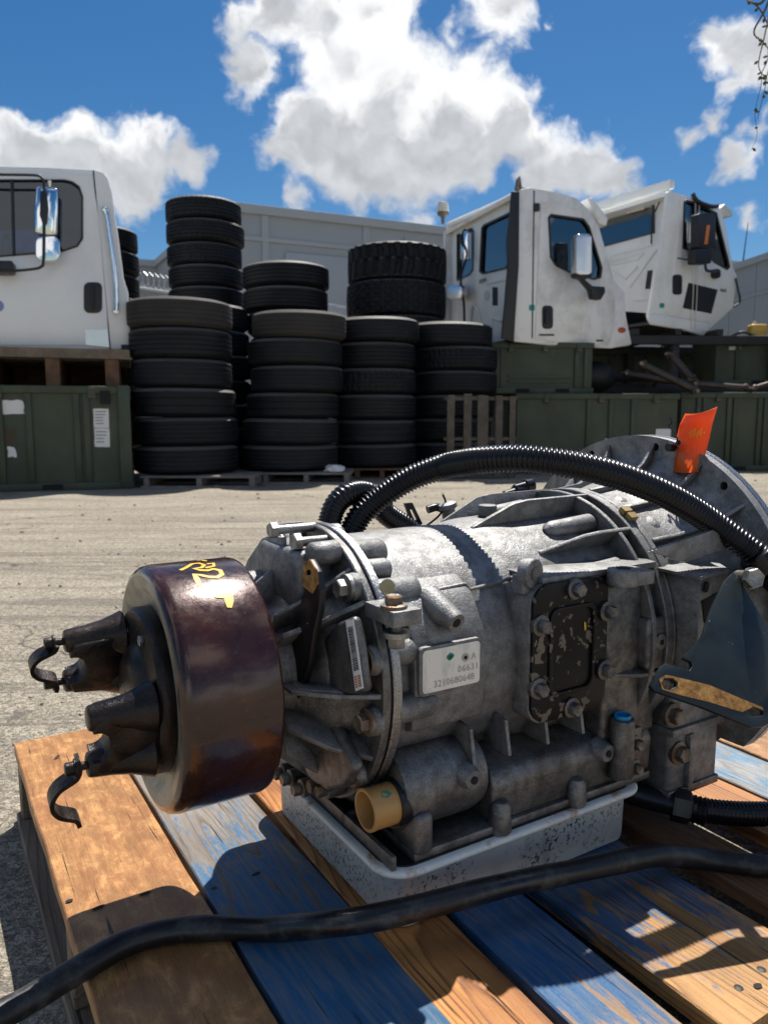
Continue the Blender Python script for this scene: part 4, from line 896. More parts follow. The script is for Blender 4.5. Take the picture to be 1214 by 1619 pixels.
g = c.rear('rear_window', grow(wr, .05), [grow(wr, -.02)], 'trim_black', d=.036, th=.02); c.rear('window_pane', grow(wr, .02), [], 'cab_glass', d=.075, th=.006, parent=g); c.rear('window_tape', [(990, 333), (1018, 326), (1018, 331), (990, 338)], [], 'lamp_ivory', d=.033, th=.002, parent=g)
for poly in ([(962, 404), (1030, 386), (1030, 389), (962, 407)], [(958, 412), (1014, 399), (1016, 402), (1006, 412), (958, 420), (958, 417), (1004, 409), (1011, 402), (958, 415)], [(1036, 393), (1038, 395), (994, 455), (992, 453)], [(1005, 420), (1007, 422), (987, 443), (970, 432), (971, 430), (986, 440)], [(1000, 473), (1028, 470), (1028, 473), (1000, 476)]):
    c.rear('pressed_rib', poly, [], 'cab_white_aged', d=.032, th=.018, bevel=.003)
c.rear('pressure_vent', [(1023, 428), (1031, 427), (1027, 457), (1019, 457)], [], 'trim_black', d=.045, th=.005)
a = c.Rr(1062, 291, -.06); b_ = c.Rr(930, 331, -.06); mb = MB(); d_ = (b_ - a).normalized(); mb.obox(a.lerp(b_, .5), d_, (1, 0, 0), Vector((1, 0, 0)).cross(d_), (b_ - a).length / 2, .05, .055); bm_ = mb.build('roof_beam', 'cab_white_aged', c.e, bevel=.006)
mb = MB(); mb.tube([a + Vector((.05, .1, -.04)), a + Vector((.08, .12, -.22))], .02, 8); mb.build('beam_bracket', 'chrome_dull', bm_); mb = MB(); mb.tube([c.Rr(1048, 306, -.0), c.Rr(1030, 345, .0), c.Rr(1029, 385, .0)], .012, 6); mb.build('wiring', 'frame_steel', c.e)
mr = MB(); mr.plate(pgr(1103, 1131, 337, 392, 4), [], lambda x, y: c.S(x, y, -.28), (0, .12, 0)); mir = mr.build('mirror_head', 'trim_black', c.e, bevel=.02, seg=3); mr = MB(); mr.plate(pgr(1098, 1124, 393, 417, 4), [], lambda x, y: c.S(x, y, -.28), (0, .12, 0)); mr.build('convex_mirror', 'trim_black', mir, bevel=.02, seg=3)
mr = MB(); mr.plate([(1117, 356), (1122, 356), (1118, 386), (1113, 386)], [], lambda x, y: c.S(x, y, -.29), (0, .011, 0)); mr.build('mirror_reflector', 'amber', mir)
mr = MB(); mr.tube(catmull([c.S(1114, 415, -.22), c.S(1116, 427, -.2), c.S(1126, 429, -.15), c.S(1134, 430, -.02)], 5), .02, 8); mr.build('mirror_arm', 'trim_black', mir); mr = MB(); mr.plate(pgr(1127, 1139, 425, 440, 5), [], lambda x, y: c.S(x, y, -.06), (0, .06, 0)); mr.build('arm_base', 'trim_black', mir, bevel=.008)
mb = MB(); P = [c.S(*q, d=.1) for q in ((1136, 330), (1146, 322), (1157, 335), (1158, 342), (1142, 344))]; mb.prism(P, (0, .5, 0)); mb.build('roof_lamp', 'lamp_ivory', c.e, bevel=.01)
mb = MB(); mb.tube(catmull([c.S(1094, 306, -.02), c.S(1102, 318, -.05), c.S(1122, 326, -.06), c.S(1134, 326, -.05)], 5), .03, 8); mb.build('torn_seal', 'trim_black', c.e)
for x in (1097, 1103):
    mb = MB(); mb.tube([c.S(x + 2, 312, -.03), c.S(x, 410, -.05), c.S(x - 2, 470, -.045), c.S(x - 5, 520, -.04)], .006, 6); mb.build('tie_rope', 'lamp_ivory', c.e)
mb = MB(); mb.tube(catmull([c.S(1162, 440, -.01), c.S(1166, 458, -.02), c.S(1169, 476, -.02), c.S(1160, 485, -.01)], 5), .015, 8); mb.build('loose_cable', 'trim_black', c.e)
q = c.S(1138, 461, -.018); text_mesh('fleet_number', '8600', .07, 'trim_black', dr, Matrix.Translation(q) @ Matrix.Rotation(radians(90), 4, 'X'), .001)
# ------------------------------------------------------------------ twigs that hang into the view
br = tag(empty('hanging_branch', tuple(at_depth(1225, -30, 3.2))), 'thin leafless twigs and hanging vine strands against the sky', 'branch')
O = at_depth(1225, -30, 3.2)
def tw(pts, r, name='twig', leaves=0):
    P = [at_depth(x, y, 3.2) - O + Vector((0, R.uniform(-.03, .03), 0)) for x, y in pts]; Q = catmull(P, 5); n_ = len(Q)
    mb = MB(); mb.tube(Q, [r * (1 - .7 * i / n_) for i in range(n_)], 6); mb.build(name, 'twig', br)
    for k in range(leaves):
        p = Q[R.randrange(3, n_)]; d = Vector((R.uniform(-1, 1), R.uniform(-1, 1), R.uniform(-1, .2))).normalized() * .022; s_ = d.cross(Vector((.3, .5, .8))).normalized() * .007
        mb = MB(); mb.face([p, p + d * .5 + s_, p + d, p + d * .5 - s_]); mb.build('leaf', 'leaf', br)
tw([(1230, -40), (1200, 8), (1185, -6), (1192, 12), (1205, 30), (1216, 50)], .006, leaves=4); tw([(1225, -30), (1204, 20), (1196, 45), (1200, 70), (1214, 78)], .005, leaves=6)
tw([(1214, 20), (1206, 60), (1202, 100), (1206, 130), (1199, 160), (1201, 185)], .003, leaves=10); tw([(1218, 60), (1212, 95), (1204, 115), (1197, 140), (1196, 175), (1193, 215), (1191, 235)], .0022, leaves=8); tw([(1230, 10), (1222, 60), (1216, 110), (1211, 130)], .004, leaves=6)
# ------------------------------------------------------------------ pallet under the transmission
BASE = UA * U0 + UB * V0
pal = tag(empty('wooden_pallet', (BASE.x, BASE.y, 0), YAW), 'worn wooden pallet with blue-painted and bare boards carrying the transmission', 'pallet')
DT = 0.019
def board(u0, u1, w0, w1, m, z=PT, skew=0.0, th=DT, seed=0, name='deck_board'):
    rr = random.Random(seed); mb = MB(); n = 14
    um = (u0 + u1) / 2; hw = (u1 - u0) / 2
    rg = []
    for k in range(n + 1):
        w_ = w0 + (w1 - w0) * k / n; j = lambda a=0.0012: rr.uniform(-a, a)
        e0 = -hw + j(); e1 = hw + j(); dz = j(0.0008)
        if k in (0, n): e0 += rr.uniform(0, 0.002); e1 -= rr.uniform(0, 0.002)
        c = 0.0016
        prof = [(e0, -th), (e1, -th), (e1, -c + dz), (e1 - c, dz), (e0 + c, dz), (e0, -c + dz)]
        rg.append([Vector((um + a, w_, z + b_)) for a, b_ in prof])
    mb.rings(rg)
    o = mb.build(name, m, pal, off=(-U0, 0, 0), sharp=35)
    if skew:
        wm = (w0 + w1) / 2
        o.data.transform(Matrix.Translation((um - U0, wm, 0)) @ Matrix.Rotation(-skew, 4, 'Z') @ Matrix.Translation((-(um - U0), -wm, 0)))
    return o
W0, W1 = -0.432, 0.585
boards = [(0.108, 0.249, 'wood_stained', 0), (0.2555, 0.385, 'wood_blue_grey', 0), (0.392, 0.476, 'wood_natural', 0.03), (0.482, 0.571, 'wood_blue', 0.012), (0.591, 0.752, 'wood_half_blue', -0.004),
          (0.795, 0.872, 'wood_dark', 0), (0.932, 1.018, 'wood_natural', 0), (1.026, 1.138, 'wood_pale_blue', 0), (1.148, 1.258, 'wood_stained', 0)]
for k, (a, b_, m, sk) in enumerate(boards): board(a, b_, W0 + R.uniform(-0.006, 0.006), W1 + (0 if k == 0 else R.uniform(-0.012, 0.004)), m, skew=sk, seed=k)
def rail(w_):
    mb = MB(); mb.box(0.112, 1.25, w_ - 0.019, w_ + 0.019, 0.019, PT - DT - 0.0005)
    return mb.build('stringer', 'wood_old', pal, bevel=0.002, seg=1, off=(-U0, 0, 0))
for w_ in (W0 + 0.022, 0.075, W1 - 0.022): rail(w_)
for k, (a, b_) in enumerate(((0.104, 0.20), (0.42, 0.52), (0.72, 0.82), (1.15, 1.25))): board(a, b_, W0, W1, 'wood_old', z=0.0185, th=0.0185, seed=50 + k, name='bottom_board')
def nail(px, py):
    P = AZ(px, py, 0); mb = MB(); mb.profile((P.x, P.y, PT - 0.001), (0, 0, 1), [(0, 0.0045), (0.0014, 0.0045), (0.002, 0.003)], 12)
    mb.build('nail', 'frame_steel', pal, off=(-U0, 0, 0))
for q in ((339, 1405), (1167, 1562), (1203, 1533), (1146, 1300)): nail(*q)
def knot(px, py, a, b_, rot):
    P = AZ(px, py, 0); mb = MB(); rr = random.Random(px)
    mb.face([Vector((P.x + cos(t_) * a * rr.uniform(.85, 1.1) * cos(rot) - sin(t_) * b_ * sin(rot), P.y + cos(t_) * a * sin(rot) + sin(t_) * b_ * rr.uniform(.85, 1.1) * cos(rot), PT + 0.0012)) for t_ in [2 * pi * i / 12 for i in range(12)]])
    mb.build('nail_hole', 'dark_hole', pal, off=(-U0, 0, 0))
for q in ((110, 1425, .004, .003, 0), (156, 1436, .008, .003, .2), (230, 1414, .007, .0028, .1), (92, 1196, .004, .002, .2), (405, 1383, .007, .003, .2), (1197, 1560, .005, .0035, 0), (90, 1199, .005, .002, .3)): knot(*q)
# ------------------------------------------------------------------ smooth black hose lying across the pallet
hz = [AZ(-60, 1634, 0.02), AZ(0, 1606, 0.0135), AZ(60, 1573, 0.0135), AZ(130, 1530, 0.0135), AZ(195, 1493, 0.0135), AZ(260, 1474, 0.0135), AZ(330, 1467, 0.014), AZ(430, 1469, 0.016), AW(520, 1461, -0.165), AW(600, 1449, -0.192), AW(700, 1425, -0.208),
      AW(800, 1399, -0.218), AW(900, 1379, -0.228), AW(980, 1362, -0.24), AW(1040, 1352, -0.25), AZ(1110, 1358, .0135), AZ(1180, 1366, .0135), AZ(1260, 1376, .0135), AZ(1400, 1400, .0135)]
hp = resample(catmull(hz, 8), 0.006)
ho = tag(empty('rubber_hose', (BASE.x, BASE.y, PT), YAW), 'smooth black rubber hose snaking over the pallet boards in front of the oil pan', 'hose')
def wob(i): return 0.0128 + 0.0003 * sin(i * 0.37) + 0.00025 * sin(i * 0.11)
mb = MB(); mb.tube(hp, [wob(i) for i in range(len(hp))], 20); mb.build('hose_tube', 'black_rubber_hose', ho, off=(-U0, 0, 0))
mb = MB(); q = hp[-2]; mb.cyl(hp[-2], hp[-2] + (hp[-1] - hp[-2]).normalized() * 0.05, 0.0148, n=18); mb.build('hose_end', 'black_steel', ho, off=(-U0, 0, 0))
# ------------------------------------------------------------------ the transmission
TR = tag(empty('automatic_transmission', (BASE.x, BASE.y, PT), YAW), 'grey cast aluminium truck transmission with brown brake drum standing on the wooden pallet', 'transmission')
def T(mb, name, m, parent=None, **kw): return mb.build(name, m, parent or TR, off=(-U0, 0, 0), **kw)
XM, YP, ZP = Vector((-1, 0, 0)), Vector((0, 1, 0)), Vector((0, 0, 1))
NEAR = Vector((0, -1, 0))
def fin(mb, phi, poly, th):                        # radial web: polygon in (u, r), thickness across
    a = radians(phi); t_ = Vector((0, -sin(a), cos(a))) * th
    mb.prism([CYL(u, r, phi) - t_ / 2 for u, r in poly], t_); return mb
# brake drum
mb = MB(); mb.lathe([(0.296, 0.060), (0.296, 0.128), (0.2945, 0.1312), (0.291, 0.132), (0.206, 0.132), (0.199, 0.1305), (0.1945, 0.127), (0.193, 0.122)], 96)
drum = T(mb, 'brake_drum', 'drum_paint', sharp=60)
mb = MB(); mb.lathe([(0.193, 0.122), (0.1935, 0.112), (0.197, 0.106), (0.201, 0.100), (0.202, 0.05)], 96)
T(mb, 'drum_face', 'drum_face', drum, sharp=60)
def stroke(pts, wd):
    P = [AC(x, y, 0.1326) for x, y in pts]; mb = MB(); L = []; n = len(P)
    for i in range(n):
        t_ = (P[min(i + 1, n - 1)] - P[max(i - 1, 0)]).normalized(); nr = Vector((0, P[i].y, P[i].z - AXZ)).normalized(); sd_ = t_.cross(nr).normalized()
        w_ = wd[i] if hasattr(wd, '__len__') else wd
        L.append((P[i] + sd_ * w_, P[i] - sd_ * w_))
    for a, b_ in zip(L, L[1:]): mb.face([a[0], b_[0], b_[1], a[1]])
    T(mb, 'paint_stroke', 'yellow_paint', drum)
def C1(*pts): return [(x / 2.428, 800 + y / 2.428) for x, y in pts]
stroke(C1((757, 209), (775, 207), (793, 211)), .0016)
stroke(C1((693, 246), (715, 236), (738, 222), (765, 219), (785, 226), (775, 236), (745, 240), (770, 246), (800, 247)), .0021)
stroke(C1((795, 222), (820, 219), (822, 230), (790, 237)), .0019)
stroke(C1((795, 248), (820, 241), (846, 247), (853, 262), (835, 273), (800, 271), (772, 265), (748, 262), (757, 280), (767, 306)), [.0018, .0022, .0026, .0026, .0024, .002, .0022, .0028, .0032, .002])
stroke(C1((826, 347), (850, 345), (872, 343), (889, 338)), [.0014, .003, .0038, .002])
stroke(C1((876, 338), (880, 362), (882, 390)), [.0046, .0048, .0024])
# companion yoke
mb = MB(); mb.lathe([(0.203, 0.04), (0.203, 0.086), (0.200, 0.0885), (0.188, 0.0885), (0.184, 0.0855), (0.1835, 0.04), (0.1835, 0.002)], 64)
yoke = T(mb, 'companion_yoke', 'yoke_iron', sharp=50)
def ear(cw, cz, sgn, tip):
    # an ear: web rising from the hub, ending in two bolt bosses with a half-round saddle between them
    c = Vector((0, cw, cz)); out = Vector((0, cw, cz - AXZ)).normalized(); along = Vector((0, -out.z, out.y))
    if along.z < 0: along = -along
    mb = MB(); hw = 0.026
    web = []
    for k in range(13):
        a = pi * k / 12; web.append((tip + 0.006 + 0.0125 * sin(a), -cos(a) * 0.0165))
    poly = [(0.186, -0.037), (tip + 0.03, -0.033), (tip + 0.006, -0.030), (tip + 0.001, -0.0165)] + web + [(tip + 0.001, 0.0165), (tip + 0.006, 0.030), (tip + 0.03, 0.033), (0.186, 0.037)]
    p3 = [c + Vector((u, 0, 0)) + along * s_ - out * 0.016 for u, s_ in poly]
    mb.plate([(u, s_) for u, s_ in poly], [], lambda u, s_: c + Vector((u, 0, 0)) + along * s_ - out * 0.020, out * 0.034)
    for s_ in (-1, 1):
        b0 = c + along * s_ * 0.0265
        mb.profile(b0 + Vector((tip - 0.002, 0, 0)), (1, 0, 0), [(0, 0.0105), (0.002, 0.0125), (0.022, 0.0145), (0.040, 0.018), (0.062, 0.026)], 18)
    o = T(mb, 'yoke_ear', 'yoke_iron', yoke, sharp=45, bevel=0.0015, seg=1)
    return c, out, along
mb = MB(); mb.lathe([(0.185, 0.052), (0.178, 0.046), (0.172, 0.036), (0.1705, 0.022), (0.171, 0.002)], 40); T(mb, 'yoke_neck', 'yoke_iron', yoke, sharp=60)
EAR = []
cA = (AU(103, 1062, 0.126), 1); cB = (AU(153, 1146, 0.126), -1)
EAR.append(ear(0.066, 0.287, 1, 0.123)); EAR.append(ear(-0.066, 0.245, -1, 0.121))
for k, (c, out, al) in enumerate(EAR):
    tipu = 0.121 if k == 0 else 0.119
    def strap(angle, nm='bearing_strap'):
        # U-shaped strap; closed one arches over the saddle, the other swings loose from its lower bolt
        pts = [(0.0, 0.0265), (-0.003, 0.020), (-0.010, 0.0165), (-0.018, 0.0125), (-0.0235, 0.006), (-0.025, 0.0), (-0.0235, -0.006), (-0.018, -0.0125), (-0.010, -0.0165), (-0.003, -0.020), (0.0, -0.0265), (-0.001, -0.034)]
        P = []
        for u, s_ in pts:
            P.append((u, s_))
        if angle:
            pu, ps = 0.0, -0.0265; P2 = []
            for u, s_ in P:
                # hang down from the lower bolt, turned about it
                P2.append((u, -0.0265 - (0.0265 + s_) * 1.25))
            P = P2
        path = [c + Vector((tipu - 0.007 + u, 0, 0)) + al * s_ for u, s_ in P]
        mb = MB(); mb.ribbon(catmull(path, 3), out * 0.009, 0.0042); T(mb, nm, 'yoke_iron', yoke, sharp=40)
    strap(k == 1)
    for s_ in (-1, 1):
        if k == 1 and s_ == 1: continue
        b0 = c + al * s_ * 0.0265 + Vector((tipu - 0.010, 0, 0))
        mb = MB(); mb.cyl(b0 + Vector((0.014, 0, 0)), b0, 0.0042, n=12); mb.profile(b0 + Vector((0.001, 0, 0)), XM, [(0, 0.0088), (0.002, 0.0088), (0.0025, 0.0066), (0.0095, 0.0064), (0.0105, 0.0052)], 12)
        T(mb, 'strap_bolt', 'yoke_iron', yoke)
for ph in (100, 160, 220, 280, 340, 40):
    mb = MB(); mb.hexbolt(CYL(0.1835, 0.068, ph + 15), XM, 0.0058, 0.004, False); T(mb, 'hub_bolt', 'steel_bright', yoke)
mb = MB(); mb.lathe([(0.1825, 0.001), (0.1825, 0.030), (0.190, 0.034)], 32, cap0=True); T(mb, 'spline_recess', 'dark_hole', yoke)
# rear cover: bell between the drum and the joint ring
mb = MB(); mb.lathe([(0.297, 0.03), (0.297, 0.066), (0.325, 0.070), (0.340, 0.076), (0.352, 0.095), (0.364, 0.112), (0.384, 0.122), (0.3905, 0.134), (0.3905, 0.1615), (0.392, 0.163), (0.3985, 0.163), (0.4, 0.161)], 96)
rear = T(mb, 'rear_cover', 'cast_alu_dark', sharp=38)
mb = MB(); mb.prism([AU(x, y, 0.3588) for x, y in ((508, 1012), (530, 985), (556, 974), (564, 1010), (571, 1060), (576, 1096), (502, 1099))], (0.012, 0, 0)); T(mb, 'label_chamber', 'cast_alu_dark', rear, bevel=0.006, seg=3)
for px, py, th in ((559, 888, .005), (581, 948, .006), (607, 1105, .005), (592, 1205, .007), (480, 835, .006)):
    ph = PHI(AU(px, py, 0.391)); mb = MB(); fin(mb, ph, [(0.398, 0.10), (0.3975, 0.158), (0.390, 0.157), (0.352, 0.118 if py < 1000 else 0.132), (0.318, 0.095), (0.318, 0.07), (0.36, 0.07)], th); T(mb, 'cover_rib', 'cast_alu', rear, bevel=0.0012)
for ph in (20, 60, 300, 260, 240, 330):
    mb = MB(); fin(mb, ph, [(0.398, 0.10), (0.3975, 0.156), (0.390, 0.154), (0.33, 0.10), (0.33, 0.07)], .006); T(mb, 'cover_rib', 'cast_alu', rear, bevel=0.0012)
# shelf web under the label
P = AU(606, 1106, 0.392); Q = AU(486, 1103, 0.335)
mb = MB(); mb.prism([(0.395, P.y - 0.002, P.z), (0.395, -0.07, P.z), (0.33, -0.06, P.z), (0.325, -0.098, P.z)], (0, 0, 0.005)); T(mb, 'shelf_web', 'cast_alu', rear, bevel=0.001)
# joint rings
mb = MB(); mb.lathe([(0.4003, 0.12), (0.4003, 0.1600), (0.4028, 0.1600), (0.4028, 0.12)], 96); T(mb, 'gasket', 'black_steel')
mb = MB(); mb.lathe([(0.403, 0.12), (0.403, 0.1618), (0.4045, 0.1632), (0.4125, 0.1632), (0.414, 0.1615), (0.4165, 0.150)], 96); T(mb, 'case_ring', 'machined_alu', sharp=38)
# ring bolts with bosses (positions read off the ring's face)
for px, py, r, m in ((547, 925, .0105, 'steel_bright'), (581, 1047, .0105, 'steel_rusty'), (581, 1146, .0105, 'steel_rusty'), (553, 1226, .0105, 'steel_rusty'), (436, 839, .009, 'steel_bright'), (500, 1247, .009, 'steel_rusty')):
    P = AU(px, py, 0.378); ph = PHI(P); rr_ = min(hypot(P.y, P.z - AXZ), 0.148); c = CYL(0.39, rr_, ph)
    mb = MB(); mb.profile(c + Vector((0.002, 0, 0)), XM, [(0, 0.0165), (0.008, 0.0155), (0.0095, 0.014)], 22); T(mb, 'bolt_boss', 'cast_alu', rear)
    mb = MB(); mb.hexbolt(CYL(0.381, rr_, ph), XM, r, 0.0095, True, ph); T(mb, 'flange_bolt', m, rear)
# long loose bolts at the top of the ring
def longbolt(px, py, u, L, r=0.0105):
    P = AU(px, py, u); mb = MB(); mb.hexbolt(P, XM, r, 0.009, False, 0.4); T(mb, 'long_bolt_head', 'steel_bright', rear)
    mb = MB(); n = 16; prof = [(0, .0052)]
    for k in range(int(L / 0.0016)): prof.append((k * 0.0016, 0.0050 if k % 2 else 0.0058))
    prof.append((L, .0052)); mb.profile(P, -XM, prof, 14); T(mb, 'long_bolt_shank', 'steel_bright', rear, sharp=80)
longbolt(474, 857, 0.357, 0.038); longbolt(437, 838, 0.345, 0.05, .0095)
# upper housing block behind the loose bolts
P = AU(430, 900, 0.36)
mb = MB(); mb.box(0.345, 0.392, -0.055, 0.055, 0.335, 0.405); T(mb, 'upper_block', 'cast_alu', rear, bevel=0.008, seg=3)
mb = MB(); mb.profile((0.30, 0.055, 0.345), (1, 0, 0), [(0, 0.018), (0.004, 0.021), (0.06, 0.022)], 24); T(mb, 'sensor_boss', 'cast_alu', rear)
mb = MB(); mb.prism([AU(x, y, 0.352) for x, y in ((386, 898), (392, 884), (414, 851), (428, 846), (446, 850), (450, 960), (400, 960))], (0.006, 0, 0)); T(mb, 'end_plate', 'cast_alu', rear, bevel=0.0012)
for px, py, L, r in ((524, 872, 0.036, 0.0135),):
    P = AU(px + 8, py, 0.39); mb = MB(); mb.profile(P, XM, [(0, r), (L - .006, r * .96), (L - .002, r * .75), (L, r * .3)], 22); T(mb, 'domed_boss', 'cast_alu', rear)
# parking brake lever: black bar beside the cover
LB = [(488, 884, .352), (500, 905, .352), (506, 935, .351), (503, 965, .35), (495, 1000, .348), (488, 1050, .344), (470, 1105, .338), (452, 1150, .334), (440, 1148, .334), (452, 1085, .338), (458, 1040, .343), (466, 985, .347), (480, 935, .351), (478, 905, .352)]
mb = MB(); mb.plate([(x, y) for x, y, u in LB], [circ(490, 905, 5, 10)], lambda x, y: AU(x, y, 0.335), (0.008, 0, 0)); T(mb, 'brake_lever', 'black_steel', rear, bevel=0.0012)
mb = MB(); mb.plate([(482, 893), (492, 884), (502, 900), (504, 922), (496, 938), (480, 925)], [circ(490, 905, 5, 10)], lambda x, y: AU(x, y, 0.3345), (-0.002, 0, 0)); T(mb, 'lever_pad', 'rust', rear)
mb = MB(); mb.prism([AU(x, y, 0.343) for x, y in ((440, 1010), (470, 985), (485, 1000), (480, 1060), (450, 1120), (430, 1140), (425, 1060))], (0.02, 0, 0)); T(mb, 'brake_backing', 'black_steel', rear, bevel=0.002)
# lower cover lobes
mb = MB(); mb.prism([AU(x, y, 0.362) for x, y in ((455, 1125), (500, 1105), (545, 1180), (560, 1215), (545, 1245), (515, 1253), (490, 1235), (462, 1190))], (0.014, 0, 0)); T(mb, 'cover_lobe', 'cast_alu_dark', rear, bevel=0.006, seg=3)
for px, py in ((448, 1221), (460, 1230), (478, 1246), (517, 1247)):
    P = AU(px, py, 0.372); mb = MB(); mb.hexbolt(P, XM, 0.0075, 0.01, True); T(mb, 'flange_bolt', 'steel_rusty', rear)
    mb = MB(); mb.cyl(P, P + Vector((0.03, 0, 0)), 0.011, n=16); T(mb, 'bolt_boss', 'cast_alu_dark', rear)
# barcode strip
LC = [(546, 981), (558, 979), (566, 1030), (574, 1088), (562, 1093), (555, 1040)]
def lab(x, y): return AU(x, y, 0.3575)
mb = MB(); mb.prism([lab(*q) for q in LC], (0.0008, 0, 0)); bl = T(mb, 'barcode_label', 'label_white', rear)
mb = MB(); rb = random.Random(3); s_ = 0.10
while s_ < 0.72:
    h_ = rb.choice((0.006, 0.010, 0.016)); 
    def pt(s, f): a = Vector((546, 981, 0)).lerp(Vector((562, 1093, 0)), s); b_ = Vector((558, 979, 0)).lerp(Vector((574, 1088, 0)), s); c = a.lerp(b_, f); dx = 1.2 * sin(s * pi); return lab(c.x + dx * 0, c.y) + Vector((-0.0006, 0, 0))
    mb.face([pt(s_, .2), pt(s_, .86), pt(s_ + h_, .86), pt(s_ + h_, .2)]); s_ += h_ + rb.choice((0.007, 0.010))
T(mb, 'barcode', 'label_ink', bl)
mb = MB()
for s_ in (0.80, 0.835, 0.87, 0.905, 0.94):
    mb.face([pt(s_, .15), pt(s_, .45), pt(s_ + .02, .45), pt(s_ + .02, .15)]); mb.face([pt(s_, .58), pt(s_, .9), pt(s_ + .022, .9), pt(s_ + .022, .58)])
T(mb, 'label_digits', 'label_orange_ink', bl)

# main case
def case_r(u):
    pr = [(0.414, 0.146), (0.50, 0.147), (0.565, 0.149), (0.58, 0.1475), (0.595, 0.150), (0.62, 0.154), (0.70, 0.157), (0.77, 0.159), (0.80, 0.162)]
    for (a, ra), (b_, rb_) in zip(pr, pr[1:]):
        if u <= b_: return ra + (rb_ - ra) * (u - a) / (b_ - a)
    return 0.17
us = [0.414 + 0.386 * k / 40 for k in range(41)]
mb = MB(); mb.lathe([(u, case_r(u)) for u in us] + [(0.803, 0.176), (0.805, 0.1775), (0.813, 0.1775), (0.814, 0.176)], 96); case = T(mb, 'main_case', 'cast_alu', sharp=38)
# bosses behind the ring
for px, py, r, L in ((574, 858, .016, .040), (580, 888, .0125, .032), (608, 930, .0175, .052), (637, 1030, .016, .05), (640, 1130, .0165, .05)):
    P = AC(px, py, 0.162); ph = PHI(P); c = CYL(0.412, 0.1475, ph)
    mb = MB(); mb.profile(c, (1, 0, 0), [(0, r), (L - .006, r * .97), (L - .0015, r * .8), (L, r * .45)], 22); T(mb, 'bolt_boss', 'cast_alu', case)
for ph in (75, 50, 20, 340, 310, 280, 250):
    c = CYL(0.412, 0.1475, ph); mb = MB(); mb.profile(c, (1, 0, 0), [(0, .014), (.034, .0135), (.040, .008)], 18); T(mb, 'bolt_boss', 'cast_alu', case)
# pipe stub on the far top behind the ring
P = AU(503, 822, 0.43)
mb = MB(); mb.profile((0.405, 0.085, 0.375), (0.0, 0.25, 1), [(0, .017), (.03, .017), (.033, .019), (.040, .019), (.042, .014)], 24); mb.cyl((0.405, 0.085, 0.385), (0.46, 0.085, 0.382), 0.02, n=22); T(mb, 'filler_neck', 'cast_alu', case)
# raised pad on the near flank with the seam above it
mb = MB(); mb.prism([(0.432, -0.100, 0.372), (0.432, -0.1305, 0.3545), (0.432, -0.1545, 0.315), (0.432, -0.1575, 0.262), (0.432, -0.151, 0.215), (0.432, -0.10, 0.20)], (0.097, 0, 0)); T(mb, 'flank_pad', 'cast_alu', case, bevel=0.004, seg=2)
seam = [AC(x, y, 0.1545) for x, y in ((636, 947), (668, 940), (674, 936), (735, 923), (742, 932), (790, 920), (815, 911))]
mb = MB(); mb.tube(resample(seam, 0.004), 0.0022, 8); T(mb, 'seam_bead', 'cast_alu', case)
mb = MB(); c = AW(722, 985, -0.168); mb.profile(c, (-0.12, 1, 0.35), [(0, 0.0105), (0.004, 0.0118), (0.05, 0.018)], 22); T(mb, 'sensor_boss', 'cast_alu', case)
mb = MB(); mb.profile(c + Vector((0, -0.0008, -0.0003)), (-0.12, 1, 0.35), [(0, 0.0052), (0.0006, 0.0052)], 14); T(mb, 'boss_hole', 'dark_hole', case)
# nameplate
n0 = AW(667, 1030, -0.1605); n1 = AW(757, 1012, -0.1605); n2 = AW(758, 1072, -0.1605); n3 = AW(667, 1102, -0.1605)
nx0, nx1, nz0, nz1 = n0.x, n1.x, (n2.z + n3.z) / 2, (n0.z + n1.z) / 2
mb = MB(); mb.plate(rrect(nx0 - .0035, nx1 + .0035, nz0 - .0035, nz1 + .0035, .006), [], lambda x, z: Vector((x, -0.1612, z)), (0, 0.014, 0)); T(mb, 'nameplate_frame', 'cast_alu', case, bevel=0.001)
mb = MB(); mb.plate(rrect(nx0, nx1, nz0, nz1, .004), [], lambda x, z: Vector((x, -0.1624, z)), (0, 0.0011, 0)); npl = T(mb, 'nameplate', 'nameplate', case)
def txt(body, x, z, size, m='plate_text', sp=1.0, parent=npl, y=-0.1627, name='plate_text'):
    M = Matrix.Translation((x - U0, y, z)) @ Matrix.Rotation(radians(90), 4, 'X'); text_mesh(name, body, size, m, parent, M, 0.0002, sp)
nw, nh = nx1 - nx0, nz1 - nz0
txt('A', nx0 + nw * .84, nz0 + nh * .60, .010); txt('06631', nx0 + nw * .60, nz0 + nh * .34, .0105, sp=1.12); txt('3210680648', nx0 + nw * .18, nz0 + nh * .10, .0108, sp=1.02)
mb = MB(); mb.profile((nx0 + nw * .735, -0.1625, nz0 + nh * .67), NEAR, [(0, .0048), (.0005, .0048), (.0006, .004)], 20); T(mb, 'plate_rivet', 'plate_text', npl)
mb = MB(); mb.profile((nx0 + nw * .735, -0.1632, nz0 + nh * .67), NEAR, [(0, .0024), (.0003, .002)], 14); T(mb, 'rivet_hole', 'dark_hole', npl)
mb = MB()
for dx, dz, s_ in ((.44, .76, .0030), (.47, .80, .0026), (.50, .77, .0028), (.46, .73, .003), (.48, .745, .0026)): mb.profile((nx0 + nw * dx, -0.1625, nz0 + nh * dz), NEAR, [(0, s_), (.0002, s_ * .9)], 9)
T(mb, 'green_stamp', 'green_mark', npl)
